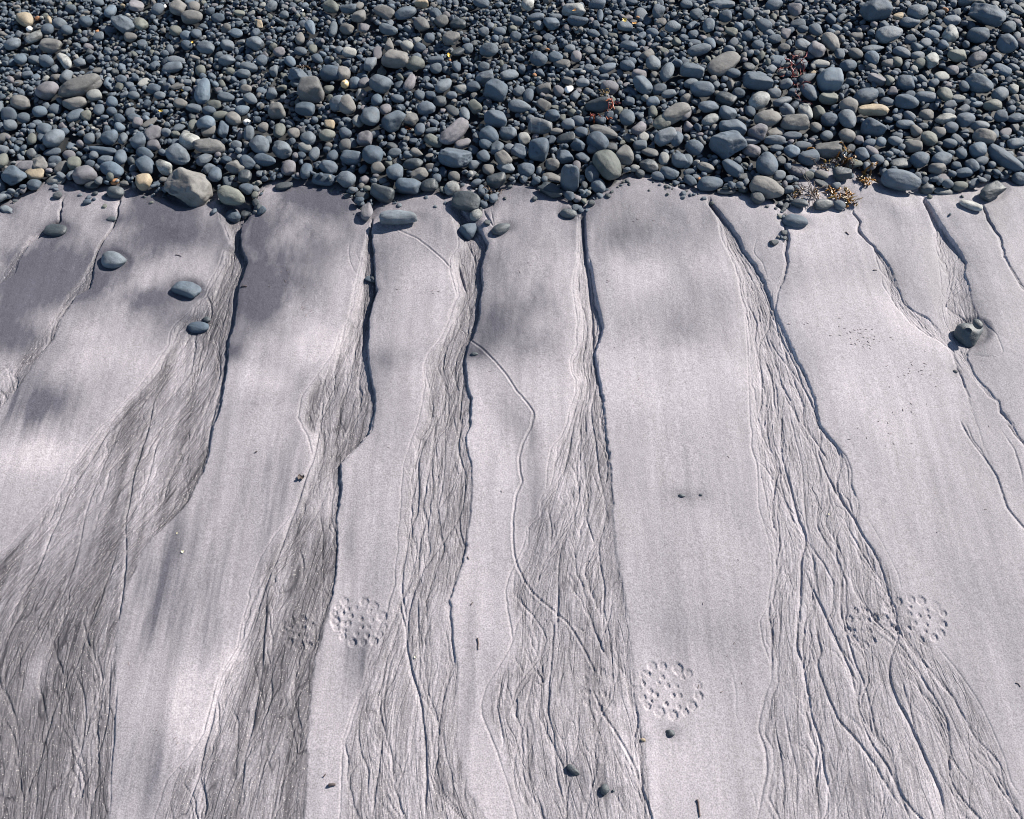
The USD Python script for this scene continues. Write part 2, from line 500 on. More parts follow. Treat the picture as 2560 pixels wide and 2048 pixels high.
'C0': '''120 312 152 66 8 g e
190 275 90 66 -60 b e
285 105 84 64 0 s o
180 160 94 78 80 s o
525 160 88 78 -20 s b
275 405 222 104 18 n f|big grey-brown flat boulder with a sloping top at left of the right third|the big flat boulder
75 445 154 80 -10 g b|grey blocky stone with a pale rim left of the big flat boulder|the pale-rimmed block
330 460 98 56 -5 s o
490 285 84 54 -5 s o
490 512 188 94 -8 s b|long slate block just left of the dark red weed|the long slate block
650 300 78 46 0 n o
855 310 108 100 30 m o
945 265 134 98 -62 n e|brown slate stone leaning to the left like a fin|the leaning fin stone
850 190 94 68 -30 s o
740 150 96 46 0 g f
1230 62 178 122 8 s b|big dark slate boulder with a squared right side near the far edge|the big far boulder
1490 75 144 94 20 g e
1375 105 74 46 5 t f|tan flat pebble between two big slate boulders|the tan flat pebble
1440 138 128 58 8 s o
1310 215 174 92 12 g e|big grey wedge with a pale rounded right end|the pale-ended wedge
1210 305 154 54 10 g f
1205 365 92 78 -50 b e
1700 212 128 92 48 p a|pale mauve bright-faced stone tilted to the right|the bright pale stone
1925 95 214 124 -20 s a|big slate boulder with a curved overhanging right side|the overhanging boulder
1865 220 128 98 0 s o
2045 275 118 112 -30 s o|round slate boulder with shaded left half near the right edge|the shaded round boulder
1705 132 112 60 10 s o
1580 225 96 54 0 b o
1540 270 80 50 10 g f
940 500 144 138 0 b b|big dark blue block with its shaded face to the viewer|the dark blue block
800 490 116 58 20 g t
1055 415 106 66 10 s o
1580 380 108 74 20 p a
1735 350 124 70 5 o b
1860 370 110 70 20 m a
1875 525 166 112 -22 s o|big smooth slate boulder right of the middle of the right third|the smooth slate boulder
1310 505 72 64 -70 o o|round pebble with green growth on its right side|the green-sided pebble
1415 525 114 80 0 s b
1165 602 176 92 15 s e|big slate egg with a curved ridge at its right end|the ridged slate egg
1230 500 114 62 -20 m a
1420 640 144 92 -14 s e|slate egg with rough speckled crown|the rough-crowned egg
1540 608 144 64 3 s o
1660 590 96 90 80 o o
810 580 120 92 -60 s e|upright slate stone with a sunlit right edge near red weed|the sunlit-edge stone
495 635 144 94 26 p o|mottled greenish stone with white spots|the white-spotted stone
640 635 134 56 20 g e
285 625 130 80 -15 k a
140 560 154 100 -15 s e
70 525 94 56 15 g o
365 585 84 58 0 s o
590 585 86 58 -10 g o
180 670 144 74 12 s e
30 700 110 84 80 m o
300 712 112 78 0 s b
190 752 122 68 20 p o
440 700 74 66 80 s o
550 745 168 104 4 n e|big brown-grey oval stone with small white marks|the brown oval
785 705 110 84 -60 p e|pale mottled upright stone with bluish face|the pale mottled upright
670 690 96 74 -40 g o
715 770 184 104 2 n b|big flat-topped brown-grey block below the pale mottled upright|the flat brown block
1060 670 118 92 -15 n o
1210 692 194 68 0 t l|long tan-topped stone like a loaf|the tan loaf
925 620 118 68 0 o b
1050 748 124 104 -65 g e
940 752 118 78 0 s o
1215 800 154 94 -10 s b|angular slate boulder with a pale rim on its right|the rimmed slate boulder
330 800 174 96 -8 s b|big slate block with a pale worn corner|the worn-cornered block
490 832 112 96 -15 m b
1415 780 134 54 5 s o
1545 720 94 68 0 n o
1660 745 124 68 10 p a|pale angular slab with a bright top face|the bright slab
1790 748 118 82 10 s e
1960 660 114 74 0 o o
2010 590 128 78 30 g e
300 900 200 156 12 s a|big dark angular rock with scarred face near the sand|the scarred rock
450 880 108 56 0 g f
90 925 114 90 -10 s o
450 945 110 80 -10 m o
595 880 138 56 -5 g o
700 950 98 82 -10 b o
930 940 170 92 -3 n b|angular grey rock with a sharp right corner above brown kelp|the sharp-cornered rock
920 852 94 58 25 g o
1045 850 98 92 0 n o|round brown-grey stone above the sharp-cornered rock|the round brown ball
770 912 104 52 0 g f
545 1030 156 136 70 s e|big smooth slate egg standing on the wet sand|the big standing egg
325 1055 144 84 -40 s b|slate bar slanting down to the right near the sand|the slanting slate bar
605 930 86 44 5 g o
735 1070 140 74 -15 m f
800 1100 80 50 -10 o o
1015 1092 118 78 -5 k b|dark square-cut block alone on wet sand among kelp|the square-cut block
885 1098 88 56 -20 n o
1140 970 88 78 -25 s o
1235 1005 84 72 -10 s o
1200 950 90 60 -30 m o
1505 1000 128 94 20 s e|smooth slate egg behind the long dark oval cobble|the smooth near egg
1390 1025 154 60 8 k f
1385 1130 236 112 -14 s e|long dark slate cobble lying on the sand's edge at right|the long dark cobble
1640 1000 124 88 20 s o
1610 1055 108 76 0 n o
1870 940 122 92 20 b e|bluish rounded stone left of the long slanting slate|the bluish stone
2030 1000 246 92 -54 s l|long slate stone slanting steeply down to the right near the frame edge|the long slanting slate
1905 860 134 98 -15 n o
1560 870 104 84 -20 o o
1780 1085 118 60 12 s o
1832 1040 92 72 -70 s o
1550 1180 90 74 15 k o|dark round pebble at the right end of the long dark cobble|the dark round pebble
1750 1172 100 60 0 o e
1650 1200 124 44 -3 p f
545 1180 214 130 -20 n e|big brown-grey boulder with a pale chip, resting on sand|the chipped boulder
190 1152 178 88 14 s e|slate cobble slanting beside the head of the widest gully|the gully-head cobble
290 1198 114 48 -5 n f
485 1240 90 72 -35 k o
410 1112 104 48 0 k f
1960 1195 180 84 24 k a|dark angular cobble lying alone on sand near the right edge|the lone angular cobble
1825 1285 138 52 -22 p f|pale flat pebble pressed into the sand near the right edge|the pale flat pebble
750 1275 108 58 -15 k o|wet dark cobble under a star of dry kelp stalks|the wet star cobble
895 1282 134 62 10 k o|wet dark cobble between the star of stalks and an amber kelp clump|the wet middle cobble
1000 1287 74 54 -10 g o
2130 1120 96 74 0 s o
885 1150 84 42 -30 k f
1600 1110 94 42 -5 g f
1845 1150 96 52 25 g o
980 1168 62 46 0 g o
1640 1120 90 60 -10 m f
40 30 84 50 0 s o
100 90 80 60 0 g o
260 30 170 50 0 g f
370 170 60 54 0 b o
420 230 70 60 0 s o
320 200 76 50 -20 o a
430 90 70 56 0 g o
590 30 110 66 10 s o
720 60 90 80 0 m o
660 210 70 60 50 m a
560 210 80 50 -20 s o
590 245 90 50 0 s o
770 185 70 52 0 s o
770 280 100 60 -5 g f
740 345 76 50 0 n o
820 345 80 50 20 s o
880 400 110 48 -5 p f
760 400 80 70 30 g a
1100 340 90 70 -10 n o
1000 340 60 82 0 g a
1310 400 96 52 0 n o
1360 390 70 60 0 o o
1390 330 110 60 -25 s e
1490 350 90 50 0 g o
1490 300 76 60 0 s t
1500 400 80 60 20 o o
1640 480 100 54 10 p f
1590 520 76 52 30 s o
1710 440 80 54 0 m o
1780 540 64 74 0 s e
1440 600 84 50 10 s o
1250 580 60 50 -60 g o
1300 640 100 50 -5 s o
1690 660 96 50 15 g o
1740 620 90 48 0 p o
1680 710 80 60 10 g o
1620 830 90 70 10 n o
1480 820 70 70 80 n o
1350 885 96 56 0 g o
1190 900 84 52 10 b o
1260 890 74 60 40 b o
1120 880 64 52 0 m o
850 800 76 66 -10 n o
600 830 120 50 10 n f
700 850 130 50 5 s o
1700 800 90 70 20 s o
1880 790 120 60 -5 g o
2010 730 90 70 0 s o
2100 740 100 60 5 s f
2040 830 90 50 25 m f
2100 900 110 60 10 s o
1760 960 84 70 80 s o
1690 900 90 60 0 g o
1890 1010 100 56 25 g o
1730 1040 70 50 0 s o
1940 1080 60 44 0 k o
160 1050 110 64 -15 n o
60 1130 90 60 -50 s o
40 1010 80 90 0 g o
120 1110 90 46 5 g f
620 1100 84 60 20 g o
2020 440 110 56 -20 b f
2090 560 70 60 40 p o
1980 360 70 50 -10 g o
2060 170 90 66 0 g o
2110 60 80 50 -40 g f
1650 280 70 56 10 b o
1440 250 80 54 10 s o''',
'A1': '''350 190 138 70 0 k f|dark flat oval stone alone on the sand near the left edge|the flat oval on sand
712 382 166 106 -8 g o|grey domed stone sunk in sand above a narrow rivulet, upper left
700 120 62 28 -5 k f|thin dark sliver of stone in a narrow rivulet at left
1172 560 180 100 -12 s a|half-buried grey stone on sand just left of the leftmost deep gully
1240 800 138 74 0 s o|smooth slate oval set in the sand inside the leftmost wide fan
1460 106 98 86 -20 s o|round slate stone at the head of the left gully
1552 95 82 78 60 k a|dark angular stone beside the round one at the gully head
1295 752 54 40 0 k o|small dark pebble touching the slate oval in the left fan
40 60 80 40 -20 g f''',
'B1': '''812 195 124 102 35 s t|three-cornered slate stone on the sand with a long shadow
1010 185 124 66 25 k e|dark egg-shaped stone on sand right of the three-cornered one
1432 90 108 60 -8 k e|dark oval stone at the left lip of the middle gully
850 95 84 70 30 p o|pale mottled stone half buried where two rivulets meet
842 965 46 24 0 k e|small dark seed-shaped pebble alone beside a thin winding trail''',
'C1': '''725 135 160 84 -4 s e|slate cobble lying across the head of the right gully
1820 835 200 150 25 k t|dark angular rock alone on the pale sand at right|the lone dark rock
1782 745 66 52 -60 k o|small dark knob of stone on top of the lone dark rock's back edge
1725 1075 30 20 -10 n a|tiny brown chip on pale sand below the lone dark rock''',
'C2': '''12 600 46 22 -10 k e|small dark oval pebble alone on bare sand, larger of a pair
130 595 20 15 0 k o|tiny dark round pebble alone on bare sand, smaller of a pair''',
'B3': '''1462 1098 92 40 -40 k a|dark wedge of stone sticking out of rippled sand near the bottom
1660 1218 66 58 80 k o|dark roundish stone casting a shadow at the bottom right of middle
2070 865 56 42 0 k a|small dark angular pebble below the middle bootprint
1900 908 34 22 -20 t o|tiny tan pebble with shaded front left of the dark angular pebble
1715 1225 18 13 0 k a|tiny dark chip right of the roundish bottom stone''',
}
# ------------------------------------------------------------------ the shore: edge of the shingle, level of the bed, the streams in the sand
EDGE = P('A0', [(0, 1290), (110, 1240), (240, 1170), (320, 1100), (480, 1165), (640, 1180), (780, 1165), (950, 1200), (1180, 1265), (1340, 1215), (1490, 1270), (1560, 1310), (1620, 1190), (1660, 1155), (1740, 1120), (1900, 1130), (2100, 1155)]) \
     + P('B0', [(60, 1195), (115, 1290), (210, 1300), (270, 1230), (400, 1215), (500, 1205), (600, 1195), (650, 1230), (700, 1200), (770, 1105), (850, 1180), (905, 1290), (960, 1270), (1000, 1185), (1060, 1150), (1200, 1160), (1400, 1240), (1490, 1310), (1560, 1270), (1640, 1185), (1780, 1105), (1900, 1095), (2000, 1115)]) \
     + P('C0', [(20, 1180), (100, 1160), (180, 1200), (330, 1210), (430, 1215), (560, 1240), (630, 1300), (680, 1250), (740, 1110), (830, 1010), (960, 990), (1100, 1060), (1250, 1110), (1320, 1155), (1500, 1180), (1700, 1190), (1900, 1165), (2050, 1120), (2156, 1130)])
_e = W(EDGE); _o = np.argsort(_e[:, 0]); EX, EY = _e[_o, 0], _e[_o, 1]
def y_edge(x):
    return np.interp(x, EX, EY)
def bed_level(x, y):
    """the shingle bank rises away from the sand"""
    d = np.asarray(y) - y_edge(x)
    return np.where(d < 0, 0.0, -0.012 * sstep(0, 0.05, d) + 0.075 * np.minimum(d, 3.0)) 

# each wash channel: left bank, right bank (both downstream), depth of its floor (mm) against distance down it, hardness of the right bank (mm), darkness of its coarse sand
CH = [
 dict(l=P('A1', [(380, 0), (360, 130), (275, 180), (195, 220), (95, 330), (0, 450), (-120, 640)]), r=P('A1', [(392, 0), (388, 140), (280, 215), (175, 285), (115, 390), (92, 460), (0, 540), (-90, 660)]), d=[8, 8, 7, 6, 5], w=5, k=.55, n=40),
 dict(l=P('A1', [(730, 0), (726, 90), (690, 180), (610, 290), (572, 380), (480, 520), (420, 600), (350, 720), (230, 860), (150, 940), (60, 1000), (-60, 1060), (-260, 1200)]), r=P('A1', [(760, 0), (735, 95), (700, 185), (640, 290), (600, 350), (585, 480), (570, 560), (490, 600), (440, 685), (392, 770), (350, 880), (240, 1020), (150, 1150), (0, 1320), (-100, 1450)]), d=[9, 8, 7, 7, 6, 5, 4], w=5, k=.5, n=120),
 dict(l=P('A1', [(1370, 40), (1380, 130), (1425, 210), (1440, 270), (1400, 300), (1370, 390), (1310, 500), (1270, 590), (1180, 690), (1090, 770), (1060, 820), (1055, 900), (1000, 980), (965, 1045), (870, 1170), (780, 1270), (670, 1400)]) + P('A2', [(640, 160), (480, 370), (418, 450), (405, 510), (310, 640), (170, 790), (60, 910), (-40, 990), (-300, 1200)]) + P('A3', [(-500, 300), (-700, 1404), (-800, 1900)]),
      r=P('A1', [(1590, 40), (1515, 150), (1505, 280), (1552, 380), (1520, 470), (1492, 530), (1480, 640), (1468, 760), (1432, 870), (1425, 1000), (1410, 1150), (1390, 1290), (1350, 1390)]) + P('A2', [(1340, 140), (1310, 360), (1240, 530), (1180, 650), (1080, 760), (960, 870), (900, 960), (870, 1050), (820, 1160), (800, 1250)]) + P('A3', [(790, 20), (752, 200), (737, 420), (740, 530), (725, 760), (720, 930), (700, 1080), (680, 1404), (650, 1900)]), d=[14, 14, 13, 10, 8, 6, 4, 3.5, 3.5, 4, 4, 3.5], w=4, k=1.0, n=900),
 dict(l=P('B1', [(185, 150), (150, 290), (120, 430), (80, 590), (52, 740), (0, 830)]) + P('A1', [(2090, 950), (1980, 1110), (1890, 1230), (1868, 1390)]) + P('A2', [(1872, 110), (1900, 180), (1935, 240), (1955, 310), (1965, 380), (1925, 480), (1885, 600), (1840, 720), (1720, 870), (1640, 1000), (1590, 1130), (1560, 1240)]) + P('A3', [(1580, 0), (1520, 200), (1500, 330), (1400, 480), (1358, 570), (1330, 690), (1285, 860), (1200, 1000), (1050, 1150), (960, 1404), (850, 1900)]),
      r=P('B1', [(200, 150), (205, 250), (218, 400), (218, 500), (238, 560), (215, 620), (185, 720), (180, 850), (182, 1000), (202, 1100), (222, 1280)]) + P('B2', [(226, 0), (215, 120), (188, 215), (140, 265), (70, 340), (9, 400), (9, 450), (18, 560)]) + P('A2', [(2120, 760), (2125, 950), (2110, 1150), (2090, 1250)]) + P('A3', [(2092, 0), (2050, 180), (1990, 420), (1960, 640), (1942, 900), (1945, 1000), (1925, 1404), (1900, 1900)]), d=[13, 14, 14, 13, 11, 9, 6, 4, 5, 4, 3.5, 3.5], w=4, k=.9, n=620),
 dict(l=P('B1', [(690, 60), (738, 200), (745, 290), (695, 350), (690, 440), (720, 540), (735, 600), (690, 690), (680, 760), (640, 850), (560, 950), (525, 1040), (535, 1150), (512, 1300), (490, 1404)]) + P('B2', [(500, 130), (450, 250), (400, 420), (385, 560), (380, 720), (362, 850), (366, 940), (345, 1060), (350, 1160), (300, 1290)]) + P('B3', [(310, 80), (250, 200), (180, 380), (150, 560), (90, 690), (20, 900), (0, 1404), (-20, 1900)]),
      r=P('B1', [(760, 60), (900, 210), (932, 270), (910, 330), (888, 410), (895, 530), (880, 620), (880, 720), (850, 830), (812, 900), (790, 1000), (800, 1130), (830, 1250), (832, 1404)]) + P('B2', [(826, 130), (795, 225), (800, 300), (830, 420), (838, 600), (820, 750), (802, 920), (770, 1040), (722, 1180), (700, 1250)]) + P('B3', [(702, 100), (722, 300), (746, 430), (746, 640), (746, 900), (780, 1080), (800, 1200), (860, 1290), (930, 1404), (1060, 1900)]), d=[9, 11, 11, 10, 7, 5, 4.5, 4.5, 4.5, 4, 2.5, 2, 2], w=4, k=.5, n=620),
 dict(l=P('B1', [(1495, 110), (1490, 280), (1488, 380), (1462, 470), (1460, 560), (1472, 650), (1490, 740), (1480, 850), (1488, 900), (1440, 1000), (1452, 1080), (1480, 1130), (1478, 1210), (1440, 1310), (1422, 1404)]) + P('B2', [(1430, 130), (1390, 230), (1330, 290), (1302, 420), (1292, 560), (1250, 640), (1235, 730), (1168, 800), (1160, 900), (1110, 1000), (1070, 1080), (1035, 1200), (1058, 1300)]) + P('B3', [(1036, 0), (1062, 150), (1085, 280), (1058, 345), (1000, 445), (920, 560), (888, 660), (888, 750), (930, 850), (990, 990), (1050, 1180), (1110, 1390), (1210, 1900)]),
      r=P('B1', [(1540, 40), (1540, 170), (1558, 350), (1592, 480), (1612, 620), (1656, 790), (1640, 860), (1600, 950), (1616, 1040), (1640, 1160), (1666, 1300), (1675, 1404)]) + P('B2', [(1680, 220), (1700, 350), (1712, 560), (1722, 750), (1742, 960), (1790, 1190), (1800, 1300)]) + P('B3', [(1815, 100), (1840, 300), (1860, 520), (1900, 800), (1940, 1100), (1970, 1404), (2010, 1900)]), d=[12, 10, 9, 8, 6, 4, 3.5, 3.5, 3, 2.5, 2.2, 2, 2], w=5, k=.36, n=760),
 dict(l=P('C1', [(165, 20), (228, 110), (268, 250), (330, 370), (368, 480), (380, 580), (410, 680), (420, 850), (430, 1000), (432, 1200), (440, 1404)]) + P('C2', [(452, 200), (445, 300), (482, 400), (492, 680), (540, 830), (570, 950), (580, 1100), (556, 1250)]) + P('C3', [(562, 0), (548, 90), (500, 150), (520, 300), (570, 420), (575, 540), (520, 640), (490, 860), (540, 960), (550, 1100), (510, 1260), (486, 1404), (450, 1900)]),
      r=P('C1', [(200, 20), (310, 150), (380, 240), (410, 315), (480, 400), (535, 490), (570, 580), (590, 640), (605, 690), (640, 765), (690, 880), (750, 1000), (805, 1110), (855, 1250), (885, 1404)]) + P('C2', [(890, 160), (1010, 300), (1070, 420), (1082, 520), (1140, 680), (1130, 760), (1180, 850), (1260, 960), (1330, 1080), (1400, 1220)]) + P('C3', [(1400, 0), (1480, 180), (1600, 310), (1750, 490), (1870, 650), (1960, 800), (2050, 1000), (2090, 1180), (2200, 1404), (2400, 1900)]), d=[11, 6, 3.5, 3, 3, 3, 3, 2.5, 2.2, 2, 1.5, 1.3, 1.2], w=6, k=.2, n=700),
 dict(l=P('C1', [(640, 170), (650, 250), (640, 330), (655, 390), (635, 470), (585, 560), (575, 640), (570, 720)]), r=P('C1', [(662, 170), (690, 250), (676, 330), (692, 395), (668, 480), (622, 580), (606, 680), (600, 740)]), d=[10, 9, 6, 4, 3, 2], w=5, k=.12, n=10),
 dict(l=P('C1', [(1075, 70), (1122, 130), (1105, 190), (1205, 285), (1258, 440), (1300, 555), (1352, 650), (1450, 760), (1560, 840), (1650, 880), (1710, 930)]), r=P('C1', [(1090, 70), (1134, 130), (1135, 185), (1228, 290), (1320, 400), (1375, 530), (1412, 610), (1485, 690), (1570, 725), (1640, 790), (1720, 900)]), d=[5, 4, 3.5, 3, 2.5], w=4, k=.12, n=25),
 dict(l=P('C1', [(1515, 0), (1556, 100), (1585, 200), (1578, 270), (1620, 370), (1650, 460), (1640, 600), (1600, 660), (1612, 780), (1690, 880), (1725, 950), (1800, 1065), (1870, 1140), (1930, 1225), (2000, 1330), (2050, 1404)]) + P('C2', [(1985, 0), (2080, 150), (2200, 330), (2400, 700)]), r=P('C1', [(1548, 0), (1612, 110), (1672, 180), (1730, 260), (1778, 330), (1804, 385), (1795, 450), (1832, 550), (1850, 640), (1890, 740), (1850, 900), (1806, 950), (1842, 1050), (1880, 1120), (1952, 1200), (2032, 1320), (2105, 1404)]) + P('C2', [(2062, 90), (2150, 220), (2300, 420), (2500, 760)]), d=[13, 10, 4, 2.5, 2.5, 3.5, 4.5, 4.5, 3.5], w=5, k=.16, n=110),
 dict(l=P('C1', [(1885, 60), (1920, 140), (1985, 230), (2020, 350), (2070, 450), (2150, 570), (2300, 760)]), r=P('C1', [(1900, 60), (1945, 140), (2002, 230), (2035, 350), (2090, 440), (2175, 560), (2330, 760)]), d=[6, 6, 5, 4], w=4, k=.15, n=8),
]
